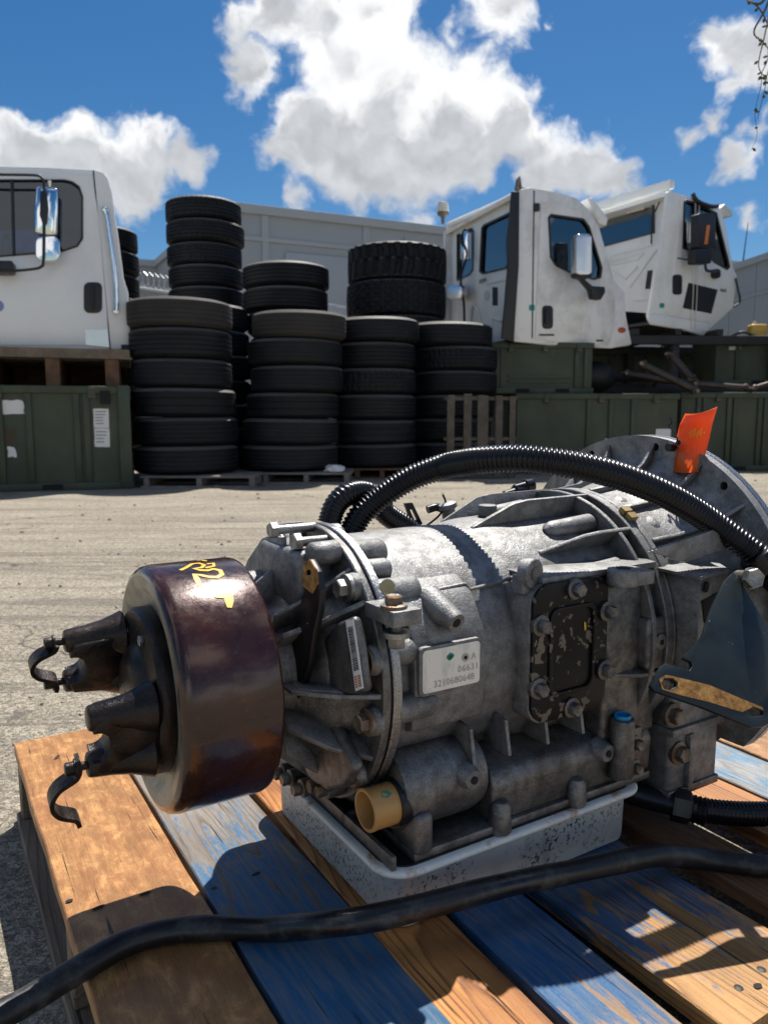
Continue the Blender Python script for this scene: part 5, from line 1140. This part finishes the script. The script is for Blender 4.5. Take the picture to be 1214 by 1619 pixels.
# clamp block by the ring
c = AW(632, 972, -0.176)
mb = MB(); mb.box(c.x - .014, c.x + .020, -0.186, -0.130, c.z - .010, c.z + .006); T(mb, 'clamp_block', 'cast_alu', case, bevel=0.0012)
mb = MB(); mb.hexbolt((c.x - .002, -0.168, c.z + .0075), ZP, .0095, .008, True, .3); T(mb, 'clamp_bolt', 'steel_rusty', case)
mb = MB(); mb.cyl((c.x, -0.170, c.z - .009), (c.x, -0.170, c.z - .034), .0058, n=14); mb.hexbolt((c.x, -0.170, c.z - .022), -ZP, .0098, .010, True); T(mb, 'clamp_nut', 'steel_bright', case)
mb = MB(); mb.profile(AW(612, 928, -0.152), (-0.3, -1, .35), [(0, .008), (.0025, .008)], 14); T(mb, 'brass_tab', 'brass', case)
# PTO boss and cover
px0, px1, pz0, pz1 = 0.583, 0.704, 0.197, 0.362
mb = MB(); mb.plate(rrect(px0 - .0012, px1 + .003, pz0 - .002, pz1 + .0, .023), [], lambda x, z: Vector((x, -0.168, z)), (0, 0.075, 0)); T(mb, 'power_takeoff_pad', 'cast_alu', case, bevel=0.004)
mb = MB(); mb.plate(rrect(px0, px1, pz0, pz1, .024, 7), [], lambda x, z: Vector((x, -0.1725, z)), (0, 0.0042, 0)); cov = T(mb, 'access_cover', 'worn_black_paint', bevel=0.0008)
mb = MB(); inner = rrect(px0 + .029, px1 - .027, pz0 + .034, pz1 - .034, .012); mb.plate(rrect(px0 + .024, px1 - .022, pz0 + .029, pz1 - .029, .014), [inner], lambda x, z: Vector((x, -0.1758, z)), (0, 0.004, 0)); T(mb, 'cover_rim', 'worn_black_paint', cov, bevel=0.0012)
for px, py in ((912, 932), (962, 967), (857, 990), (853, 1090), (958, 1060), (906, 1120)):
    P = AW(px, py, -0.1765); mb = MB(); mb.hexbolt((P.x, -0.1735, P.z), NEAR, .0086, .0088, True, R.uniform(0, 1)); T(mb, 'cover_bolt', 'steel_bolt', cov)
mb = MB(); P = AW(924, 990, -0.1735); mb.face([P + Vector((-.001, 0, .006)), P + Vector((.002, 0, .003)), P + Vector((.0025, 0, -.004)), P + Vector((.0005, 0, -.006)), P + Vector((-.001, 0, 0))]); T(mb, 'paint_fleck', 'yellow_paint', cov)
# lifting eye on the pad's upper corner
c = AW(839, 906, -0.155)
mb = MB(); mb.profile(c + Vector((0, -0.007, 0)), (-0.25, 1, 0), [(0, .0165), (.001, .0175), (.013, .0175), (.014, .0165)], 26); mb.box(c.x - .017, c.x + .017, -0.16, -0.142, c.z - .022, c.z - .002); T(mb, 'lifting_eye', 'cast_alu', case, sharp=35)
mb = MB(); mb.profile(c + Vector((0.0003, -0.0078, 0)), (-0.25, 1, 0), [(0, .0085), (.0006, .0085)], 18); T(mb, 'eye_hole', 'cast_alu_dark', case)
# top deck over the pad with its ear
mb = MB(); mb.prism([(0.60, -0.168, 0.3605), (0.795, -0.168, 0.3605), (0.80, -0.150, 0.3605), (0.80, -0.10, 0.3605), (0.60, -0.10, 0.3605)], (0, 0, 0.0085)); T(mb, 'deck_ledge', 'cast_alu', case, bevel=0.002)
c = AZ(985, 898, 0.372); mb = MB(); mb.profile((c.x, c.y, 0.352), (0, 0, 1), [(0, .019), (.018, .019), (.0195, .0178)], 24); mb.box(c.x - .004, c.x + .036, c.y - .017, c.y + .03, 0.352, 0.3685); T(mb, 'ledge_ear', 'cast_alu', case, bevel=0.001)
mb = MB(); mb.profile((c.x, c.y, 0.3717), (0, 0, 1), [(0, .0085), (.0003, .0085)], 16); T(mb, 'ear_hole', 'dark_hole', case)
# longitudinal ribs that grow towards the bell housing, and the double hoop ribs
pA = PHI(AC(930, 842, 0.186))
for ph, u0 in ((pA, 0.655), (pA - 27, 0.60), (pA - 52, 0.60), (pA - 80, 0.62), (pA + 62, 0.70), (pA + 88, 0.70)):
    mb = MB(); fin(mb, ph, [(u0, 0.150), (u0 + .002, case_r(u0) + .002), (u0 + .065, 0.181), (u0 + .09, 0.1845), (0.80, 0.1865), (0.803, 0.150)], .0055); T(mb, 'case_rib', 'cast_alu', case, bevel=0.0012)
for u_ in (0.776,):
    mb = MB(); mb.lathe([(u_, 0.16), (u_, 0.1835), (u_ + .001, 0.1845), (u_ + .006, 0.1845), (u_ + .007, 0.1835), (u_ + .007, 0.16)], 96); T(mb, 'hoop_rib', 'cast_alu', case)
mb = MB(); mb.lathe([(0.80, 0.16), (0.80, 0.185), (0.801, 0.186), (0.812, 0.186), (0.813, 0.185), (0.813, 0.16)], 96); T(mb, 'hoop_rib', 'cast_alu', case)
for ph, u0, u1, r in ((pA - 13, 0.70, 0.775, .012), (pA - 40, 0.66, 0.72, .010), (pA + 14, 0.71, 0.765, .012)):
    mb = MB(); c0 = CYL(u0, 0.158, ph); c1 = CYL(u1, 0.164, ph); mb.profile(c0, c1 - c0, [(-.008, .004), (-.003, r * .8), (.004, r), ((c1 - c0).length - .004, r * 1.1), ((c1 - c0).length + .004, r * .7)], 18); T(mb, 'oil_gallery', 'cast_alu', case)
for px, py in ((862, 817), (872, 826)): pass
mb = MB(); c = CYL(0.655, 0.166, pA - 40); mb.profile(c, CYL(0, 1, pA - 40) - Vector((0, 0, AXZ)), [(-.01, .013), (.004, .0125), (.005, .011)], 20); T(mb, 'top_boss', 'cast_alu', case)
# near-flank flange face right of the cover
mb = MB(); mb.prism([(0.712, -0.10, 0.355), (0.712, -0.160, 0.345), (0.712, -0.166, 0.26), (0.712, -0.162, 0.14), (0.712, -0.10, 0.12)], (0.10, 0, 0)); T(mb, 'flank_wall', 'cast_alu_dark', case, bevel=0.006, seg=3)
c = AW(1036, 1003, -0.175); mb = MB(); mb.box(c.x - .020, c.x + .016, -0.181, -0.12, c.z - .045, c.z + .024); T(mb, 'plug_block', 'cast_alu_dark', case, bevel=0.006, seg=3)
mb = MB(); mb.profile((c.x, -0.178, c.z - .008), NEAR, [(0, .0105), (.006, .0105), (.007, .009)], 20); T(mb, 'plug', 'cast_alu', case)
mb = MB(); mb.profile((c.x, -0.1853, c.z - .008), NEAR, [(0, .004), (.0004, .004)], 6); T(mb, 'plug_socket', 'dark_hole', case)

# control module on the near side, above the pan
mb = MB(); mb.prism([(0, -0.163, 0.085), (0, -0.166, 0.132), (0, -0.158, 0.146), (0, -0.128, 0.158), (0, -0.10, 0.162), (0, -0.10, 0.085)], (0.27, 0, 0)); ctl = T(mb, 'control_module', 'cast_alu_dark', TR, bevel=0.005, seg=3)
ctl.data.transform(Matrix.Translation((0.535, 0, 0)))
def C(mb, name, m, **kw): return T(mb, name, m, ctl, **kw)
mb = MB(); mb.profile((0.418, -0.118, 0.142), (1, 0, 0), [(0, .034), (.002, .044), (.010, .048), (.095, .048), (.112, .044), (.122, .028)], 36); C(mb, 'solenoid_housing', 'cast_alu_dark')
mb = MB(); mb.box(0.425, 0.80, -0.169, 0.145, 0.0765, 0.088); C(mb, 'module_foot', 'cast_alu_dark', bevel=0.003)
mb = MB(); mb.box(0.425, 0.45, -0.172, -0.12, 0.082, 0.13); C(mb, 'corner_post', 'cast_alu_dark', bevel=0.008, seg=3)
for px, py, h_ in ((796, 1268, .030), (916, 1225, .026), (690, 1300, .0)):
    if not h_: continue
    P = AW(px, py, -0.172); mb = MB(); mb.profile((P.x, -0.166, 0.078), (0, 0, 1), [(0, .0135), (h_, .0125), (h_ + .006, .009), (h_ + .008, .003)], 20); C(mb, 'bolt_column', 'cast_alu_dark')
for px, py in ((750, 1234), (962, 1192)):
    P = AW(px, py, -0.176); mb = MB(); mb.profile(P + Vector((0, .02, 0)), NEAR, [(0, .016), (.018, .0115), (.0195, .0105)], 22); C(mb, 'port_boss', 'cast_alu')
    mb = MB(); mb.profile(P + Vector((0, .0, 0)), NEAR, [(0, .0045), (.0008, .0045)], 14); C(mb, 'port_hole', 'dark_hole')
for px in (735, 790, 850, 905):
    a = AW(px, 1155, -0.15); mb = MB(); mb.prism([(a.x, -0.158, 0.205), (a.x, -0.166, 0.165), (a.x, -0.12, 0.165), (a.x, -0.12, 0.21)], (.0045, 0, 0)); C(mb, 'flank_rib', 'cast_alu')
c = AU(598, 1275, 0.398)
mb = MB(); mb.profile((0.418, c.y, c.z), XM, [(-.01, .0255), (.0, .0262), (.004, .025)], 30); C(mb, 'connector_seat', 'black_steel')
mb = MB(); cl = Vector((0.420, c.y, c.z)); mb.lathe([(0.420, .0225), (0.388, .0225), (0.3865, .0230), (0.382, .0230), (0.3815, .0222), (0.3815, .0195), (0.384, .019), (0.418, .0185), (0.4185, .001)], 40, cy=c.y, cz=c.z); con = C(mb, 'wiring_connector', 'tan_connector', sharp=50)
mb = MB(); g = [(0.394, 52), (0.400, 46), (0.407, 54), (0.404, 66), (0.396, 68)]
mb.face([Vector((u, c.y + .0227 * cos(radians(180 - a_)), c.z + .0227 * sin(radians(180 - a_)))) for u, a_ in g]); T(mb, 'green_dab', 'green_mark', ctl)
for k in range(6): 
    a_ = radians(60 * k); mb = MB(); mb.cyl((0.419, c.y + .009 * cos(a_), c.z + .009 * sin(a_)), (0.405, c.y + .009 * cos(a_), c.z + .009 * sin(a_)), .0012, n=8); T(mb, 'connector_pin', 'brass', ctl)
# valve frame seen past the connector, over the pan's short side
mb = MB()
for a, b_ in (((0.40, -0.165), (0.40, 0.14)), ((0.40, -0.06), (0.45, -0.06)), ((0.40, 0.03), (0.45, 0.03))):
    mb.box(min(a[0], b_[0]) - .003, max(a[0], b_[0]) + .003, min(a[1], b_[1]) - .003, max(a[1], b_[1]) + .003, 0.0762, 0.092)
C(mb, 'valve_frame', 'cast_alu_dark', bevel=0.001)
mb = MB(); mb.box(0.43, 0.80, -0.10, 0.14, 0.080, 0.20); C(mb, 'valve_body', 'cast_alu_dark', bevel=0.004)
for w_ in (-0.085, -0.03, 0.02, 0.07):
    mb = MB(); mb.cyl((0.432, w_, 0.09), (0.432, w_, 0.19), 0.014, n=16); C(mb, 'valve_column', 'cast_alu_dark')
# oil filler bits by the joint
c = AW(984, 1130, -0.174)
mb = MB(); mb.profile((c.x, c.y, 0.10), (0, 0, 1), [(0, .0165), (c.z - .106, .0155), (c.z - .104, .014)], 20); mb.box(c.x - .012, c.x + .03, c.y - .006, c.y + .03, .095, c.z - .02); C(mb, 'level_boss', 'cast_alu_dark', bevel=.002)
mb = MB(); mb.profile((c.x, c.y, c.z - .004), (0, 0, 1), [(0, .0105), (.0045, .0105), (.0047, .0085), (.001, .008)], 22); C(mb, 'plug_ring', 'blue_cap')
for z_ in (.108, .140):
    mb = MB(); mb.hexbolt((c.x + .018, c.y - .006, z_), NEAR, .007, .008, True); C(mb, 'valve_bolt', 'steel_rusty')
# oil pan
def loop(grow, z, r): r = max(.008, r - .012); return [Vector((x, y, z)) for x, y in rrect(0.400 - grow, 0.772 + grow, -0.166 - grow, 0.150 + grow, r, 7)]
mb = MB(); mb.rings([loop(-.007, .0005, .033), loop(-.003, .0025, .036), loop(-.0015, .008, .038), loop(0, .066, .040)], cap1=False); pan = T(mb, 'oil_pan', 'pan_paint', sharp=45)
mb = MB(); mb.rings([loop(0, .0655, .040), loop(.004, .0672, .042), loop(.0125, .0682, .048), loop(.0140, .0700, .0485), loop(.0140, .0728, .0485), loop(.0125, .0748, .048), loop(.008, .0758, .045), loop(-.01, .0758, .036)], cap0=False, cap1=False); T(mb, 'pan_lip', 'pan_lip', pan, sharp=60)
mb = MB(); mb.rings([loop(.004, .0758, .043), loop(.004, .0778, .043), loop(-.03, .0778, .02)], cap0=False, cap1=True); T(mb, 'pan_gasket', 'black_steel', pan)

# bell housing
mb = MB(); mb.lathe([(0.8145, 0.12), (0.8145, 0.184), (0.816, 0.1855), (0.824, 0.1855), (0.826, 0.1835), (0.836, 0.180), (0.87, 0.184), (0.90, 0.192), (0.925, 0.205), (0.942, 0.218), (0.9485, 0.226), (0.949, 0.236)], 96); bell = T(mb, 'bell_housing', 'cast_alu', sharp=38)
def cw(a, r): return (r * cos(radians(a)), r * sin(radians(a)))
hl = []
for k in range(12): hl.append(circ(*cw(30 * k + 8, 0.2465), 0.0062, 12))
FL = [(y_, max(z_, -0.165)) for y_, z_ in [cw(3 * k, 0.2615) for k in range(120)]]
hl = [h_ for h_ in hl if min(p[1] for p in h_) > -0.155]
mb = MB(); mb.plate(FL, hl + [[(y_, max(z_, -0.145)) for y_, z_ in [cw(6 * k, 0.18) for k in range(60)]]], lambda y, z: Vector((0.949, y, AXZ + z)), (0.024, 0, 0)); T(mb, 'bell_flange', 'cast_alu', bell, sharp=40)
mb = MB(); arc = [k for k in range(-36, 217, 3)]
mb.rings([[CYL(0.9727, 0.2300, a_) for a_ in arc], [CYL(0.9650, 0.2622, a_) for a_ in arc], [CYL(0.9755, 0.2622, a_) for a_ in arc], [CYL(0.9755, 0.2300, a_) for a_ in arc]], close=False); T(mb, 'flange_edge', 'machined_alu', bell)
for ph, m_ in ((137, 0), (117, 0), (97, 1), (77, 0), (57, 0), (37, 0), (17, 1), (157, 1), (340, 0)):
    mb = MB(); fin(mb, ph, [(0.826, 0.17), (0.826, 0.187), (0.87, 0.192), (0.905, 0.204), (0.930, 0.222), (0.943, 0.243), (0.9488, 0.252), (0.951, 0.20)], .0055); T(mb, 'bell_rib', 'cast_alu', bell, bevel=0.0012)
for ph, u_, r in ((127, .86, .017), (108, .852, .014), (88, .86, .013), (146, .85, .015)):
    c = CYL(u_, case_r(.8) + .008, ph); n_ = CYL(0, 1, ph) - Vector((0, 0, AXZ)); mb = MB(); mb.profile(c - n_ * .01, n_ + Vector((.25, 0, 0)), [(0, r * 1.5), (.014, r * 1.2), (.022, r * .75), (.024, r * .3)], 20); T(mb, 'bell_dome', 'cast_alu', bell)
mb = MB()
for px, py in ((978, 808), (986, 818)):
    P = AC(px, py, .19); ph = PHI(P); fin(mb, ph, [(.808, .18), (.808, .1935), (.822, .194), (.822, .18)], .010)
T(mb, 'gasket_tab', 'brass', bell)
# mounting pad on the near side of the bell
mb = MB(); mb.prism([AZ(1036, 897, .358), AZ(1108, 912, .358), AZ(1152, 900, .358), AZ(1128, 885, .358), AZ(1040, 885, .358)], (0, 0, -.004)); T(mb, 'pad_top', 'cast_alu', bell)
mb = MB(); mb.prism([AW(x, y, -.205) for x, y in ((1026, 872), (1128, 838), (1162, 862), (1086, 889))], (0, .006, 0)); T(mb, 'pad_web', 'cast_alu', bell, bevel=.001)
q0 = AZ(1036, 898, .354); q1 = AZ(1108, 913, .354); q2 = AZ(1152, 901, .354)
mb = MB(); mb.prism([(q0.x, q0.y, .354), (q1.x, q1.y, .354), (q2.x, q2.y, .354), (q2.x + .01, q2.y + .12, .354), (q0.x, -.08, .354)], (0, 0, -.150)); T(mb, 'mounting_pad', 'cast_alu', bell, bevel=.004)
for px, py, w_, h_ in ((1116, 928, .006, .006),):
    t_ = (q1 - q0).normalized(); nrm = Vector((t_.y, -t_.x, 0)); P = AW(px, py, q1.y - .0005); mb = MB(); mb.profile(P, (0.3, -1, 0), [(0, .007), (.0012, .007)], 16); T(mb, 'pad_hole', 'dark_hole', bell)
d2 = (q2 - q1).normalized(); nb = Vector((d2.y, -d2.x, 0))
def padface(px, py):
    r = lray(px, py); O = Vector((q1.x, q1.y + V0, q1.z - HC)); k = O.dot(nb) / r.dot(nb); P = r * k; return Vector((P.x, P.y - V0, P.z + HC))
mb = MB(); mb.prism([padface(x, y) + nb * .0015 for x, y in ((1112, 985), (1108, 950), (1148, 928), (1152, 915), (1172, 912), (1165, 985))], nb * -.02); T(mb, 'pad_recess', 'dark_hole', bell)
mb = MB(); mb.box(0.83, 0.935, -0.175, -0.09, 0.045, 0.24); T(mb, 'bell_foot', 'cast_alu', bell, bevel=.008, seg=3)
mb = MB(); mb.box(0.828, 0.938, -0.181, -0.09, 0.128, 0.140); T(mb, 'foot_web', 'cast_alu', bell, bevel=.003)
mb = MB(); mb.box(0.862, 0.872, -0.183, -0.09, 0.05, 0.128); T(mb, 'foot_web', 'cast_alu', bell, bevel=.003)
mb = MB(); mb.box(0.828, 0.935, -0.178, -0.09, 0.040, 0.052); T(mb, 'foot_sole', 'cast_alu_dark', bell, bevel=.002)
for px, py in ((1062, 1130), (1072, 1190)):
    P = AW(px, py, -.176); mb = MB(); mb.hexbolt(P, NEAR, .011, .010, True); T(mb, 'foot_bolt', 'steel_rusty', bell)
mb = MB(); mb.profile(AW(1187, 914, -.262), (-.5, -1, .2), [(-.03, .009), (0, .009), (.0, .013), (.003, .013)], 20); T(mb, 'bracket_stud', 'steel_bright', bell)
mb = MB(); mb.hexbolt(AW(1187, 914, -.264), (-.5, -1, .25), .0125, .010, False, .2); T(mb, 'bracket_bolt', 'steel_bright', bell)
mb = MB(); mb.box(0.955, 1.05, -0.235, -0.14, 0.27, 0.338); T(mb, 'starter_pad', 'cast_alu_dark', bell, bevel=.004)
# dark bracket plate
BN = Vector((-0.25, -1.0, 0.62)).normalized(); B0 = AW(1160, 905, -0.245)
def onb(x, y, d=0.0):
    r = lray(x, y); O = Vector((B0.x, B0.y + V0, B0.z - HC)); k = O.dot(BN) / r.dot(BN); P = r * k; return Vector((P.x, P.y - V0, P.z + HC)) + BN * d
bo = [(1159, 905), (1168, 915), (1190, 952), (1222, 1008), (1234, 1062), (1232, 1120), (1222, 1140), (1206, 1149), (1188, 1150), (1110, 1118), (1034, 1092), (1028, 1084), (1046, 1052), (1052, 1049), (1080, 1057), (1090, 1060), (1094, 1053), (1092, 1046), (1080, 1041), (1082, 1036), (1110, 1007), (1126, 960), (1146, 918)]
slot = [(1046, 1080), (1050, 1074), (1062, 1074), (1069, 1079), (1068, 1086), (1060, 1090), (1050, 1088)]
slot2 = [(1180, 1128), (1184, 1121), (1192, 1119), (1206, 1124), (1206, 1130), (1198, 1133), (1186, 1132)]
mb = MB(); mb.plate(bo, [slot, slot2], lambda x, y: onb(x, y), -BN * .006); brk = T(mb, 'bracket_plate', 'bracket_paint', bell, bevel=.0007)
mb = MB(); mb.plate([(1041, 1074), (1052, 1067), (1074, 1072), (1120, 1083), (1176, 1107), (1204, 1118), (1206, 1123), (1190, 1117), (1172, 1126), (1120, 1110), (1074, 1099), (1046, 1090)], [[(1044, 1080), (1049, 1072), (1063, 1072), (1071, 1079), (1070, 1087), (1060, 1092), (1049, 1090)]], lambda x, y: onb(x, y, .0007), -BN * .0006); T(mb, 'rust_strip', 'rust', brk)
# corrugated conduit over the top, a second loop behind it and the pump line below
def corrugated(path, r, name, m='black_plastic', pitch=0.0062, parent=None, depth=0.0022, n=18):
    P = resample(catmull(path, 10), pitch / 4); rad = [r - depth * (0.5 - 0.5 * cos(2 * pi * (i % 4) / 4)) if True else r for i in range(len(P))]
    mb = MB(); mb.tube(P, rad, n); return T(mb, name, m, parent, sharp=180)
hs = [AW(552, 846, .09), AW(572, 812, .085), AW(606, 783, .075), AW(650, 756, .055), AW(700, 738, .022), AW(735, 731, -.018), AW(765, 727, -.048), AW(820, 725, -.088), AW(880, 731, -.12), AW(940, 742, -.142), AW(1000, 760, -.158), AW(1060, 786, -.175), AW(1120, 822, -.19), AW(1170, 857, -.215), AW(1205, 884, -.235), AW(1250, 930, -.255)]
corrugated(hs, .0178, 'corrugated_conduit', pitch=.0058, depth=.0032)
corrugated([AW(520, 828, .10), AW(530, 800, .10), AW(548, 782, .10), AW(572, 778, .11), AW(590, 786, .115), AW(610, 812, .12), AW(640, 832, .12), AW(660, 850, .12)], .0165, 'corrugated_conduit', pitch=.0052, depth=.002)
mb = MB(); a = AW(1196, 882, -.232); b_ = AW(1216, 905, -.243); mb.profile(a, b_ - a, [(-.006, .020), (-.004, .0225), (.018, .0225), (.020, .020)], 26); mb.profile(b_, b_ - a, [(0, .0185), (.08, .0185)], 20); T(mb, 'conduit_collar', 'black_plastic', sharp=50)
lo = [AZ(1020, 1260, .035), AZ(1060, 1270, .032), AZ(1100, 1280, .028), AZ(1160, 1286, .024), AZ(1214, 1287, .022), AZ(1300, 1286, .022)]
corrugated(lo[2:], .0165, 'cooler_line', pitch=.0052, depth=.002)
mb = MB(); mb.tube([lo[0] + Vector((-.03, .03, .01)), lo[0], lo[1], lo[2]], .016, 16); T(mb, 'line_fitting', 'black_steel')
mb = MB(); q = lo[1].lerp(lo[2], .35); d_ = (lo[2] - lo[1]).normalized(); mb.hexbolt(q - d_ * .01, d_, .0225, .024, False, .2); T(mb, 'fitting_nut', 'black_steel')
mb = MB(); mb.profile(lo[2] - d_ * .006, d_, [(0, .0175), (.004, .019), (.006, .017), (.010, .019), (.012, .017), (.016, .019), (.018, .0165)], 20); T(mb, 'line_ferrule', 'black_plastic')
# small black block under the bell by the bracket
mb = MB(); mb.prism([AW(x, y, -.16) for x, y in ((1106, 1120), (1155, 1135), (1150, 1146), (1128, 1158), (1106, 1168))], (0, .05, 0)); T(mb, 'black_block', 'black_steel', bell, bevel=.003)
# small bits behind: slotted bracket, sensor plugs
mb = MB(); mb.plate([(640, 796), (652, 795), (668, 828), (654, 838)], [[(648, 806), (652, 805), (660, 822), (656, 824)]], lambda x, y: AW(x, y, .12), (0, .004, 0)); T(mb, 'slotted_bracket', 'black_steel', case)
mb = MB(); c = AW(708, 806, .10); mb.profile(c, (0.25, 0, -1), [(-.012, .008), (-.010, .014), (-.004, .015), (0, .010), (.03, .011), (.06, .016)], 20); T(mb, 'shift_sensor', 'cast_alu', case)
mb = MB(); mb.tube(catmull([AW(676, 806, .11), AW(690, 802, .108), AW(702, 806, .105)], 4), .006, 10); mb.tube(catmull([AW(700, 782, .10), AW(704, 796, .10), AW(694, 815, .10), AW(672, 833, .10)], 6), .0016, 8); T(mb, 'sensor_lead', 'black_plastic', case)
for px, py in ((828, 770), (812, 780)):
    c = AW(px, py, .14); mb = MB(); mb.profile(c, (1, 0, .1), [(-.02, .007), (0, .009), (.002, .012), (.016, .012), (.02, .007)], 14); T(mb, 'far_plug', 'black_plastic', bell)
# ------------------------------------------------------------------ orange tag tied to the flange
TG = tag(empty('orange_tag', (BASE.x, BASE.y, PT), YAW), 'orange plastic tag tied with wire to the bell housing flange', 'tag')
tN = .945
def tg(x, y, b_=0.0): return AU(x, y, tN + b_)
mb = MB(); rows = []
left = [(1083, 654), (1074, 672), (1070, 690), (1067, 720), (1064, 746)]; right = [(1133, 643), (1125, 672), (1119, 700), (1112, 728), (1103, 746)]
n = len(left); fr = [[None] * 9 for _ in range(n)]
for i in range(n):
    for j in range(9):
        f_ = j / 8; x = left[i][0] + (right[i][0] - left[i][0]) * f_; y = left[i][1] + (right[i][1] - left[i][1]) * f_ + (2.0 if i == n - 1 else 0) * sin(pi * f_) + (4 * sin(pi * f_) if i == 0 else 0)
        fr[i][j] = tg(x, y, -.010 * sin(pi * f_) - .006 * cos(i * 1.2) + .02 * f_ * (1 - i / (n - 1)))
for i in range(n - 1):
    for j in range(8): mb.face([fr[i][j], fr[i][j + 1], fr[i + 1][j + 1], fr[i + 1][j]])
sheet = T(mb, 'tag_sheet', 'orange_tag', TG); sm = sheet.modifiers.new('thickness', 'SOLIDIFY'); sm.thickness = .0006
mb = MB()
for dx, dy in ((0, 0), (5, -3), (10, 1), (15, -4)): mb.tube([tg(1088 + dx, 686 + dy, -.019), tg(1094 + dx, 680 + dy, -.019), tg(1090 + dx, 692 + dy, -.019), tg(1098 + dx, 688 + dy, -.019)], .0007, 6)
T(mb, 'tag_writing', 'tag_ink', TG)
mb = MB(); mb.tube(catmull([tg(1058, 660, -.012), tg(1062, 668, -.012), tg(1057, 673, -.012), tg(1066, 684, -.012), tg(1071, 700, -.016), tg(1066, 706, -.004), tg(1063, 708, .008)], 6), .0011, 8); T(mb, 'tie_wire', 'black_steel', TG)
mb = MB(); mb.profile(tg(1072, 700, -.014), XM, [(0, .0042), (.0012, .004)], 14); mb.profile(tg(1064, 707, -.004), XM, [(0, .0065), (.012, .006)], 12); T(mb, 'tie_knot', 'black_plastic', TG)
# ------------------------------------------------------------------ loose stones and flakes on the yard, one scatter
mb = MB(); rs = random.Random(11)
def stone(x, y, s):
    n = 6; b0 = [Vector((x + s * cos(2 * pi * k / n) * rs.uniform(.6, 1.1), y + s * sin(2 * pi * k / n) * rs.uniform(.6, 1.1), -.001)) for k in range(n)]
    t0 = [Vector((x + (p.x - x) * .6, y + (p.y - y) * .6, s * rs.uniform(.35, .8))) for p in b0]
    mb.rings([b0, t0], True, False, True)
for k in range(900):
    Y = 1.2 + 7.5 * rs.random() ** 1.5; X = rs.uniform(-.75, .62) * Y
    stone(X, Y, rs.choice((.003, .004, .005, .008)) * (1 + .25 * Y * rs.random()))
tag(mb.build('gravel', 'loose_stone', None, smooth=False), 'scattered small stones and grit lying on the concrete yard', 'gravel', kind='stuff')
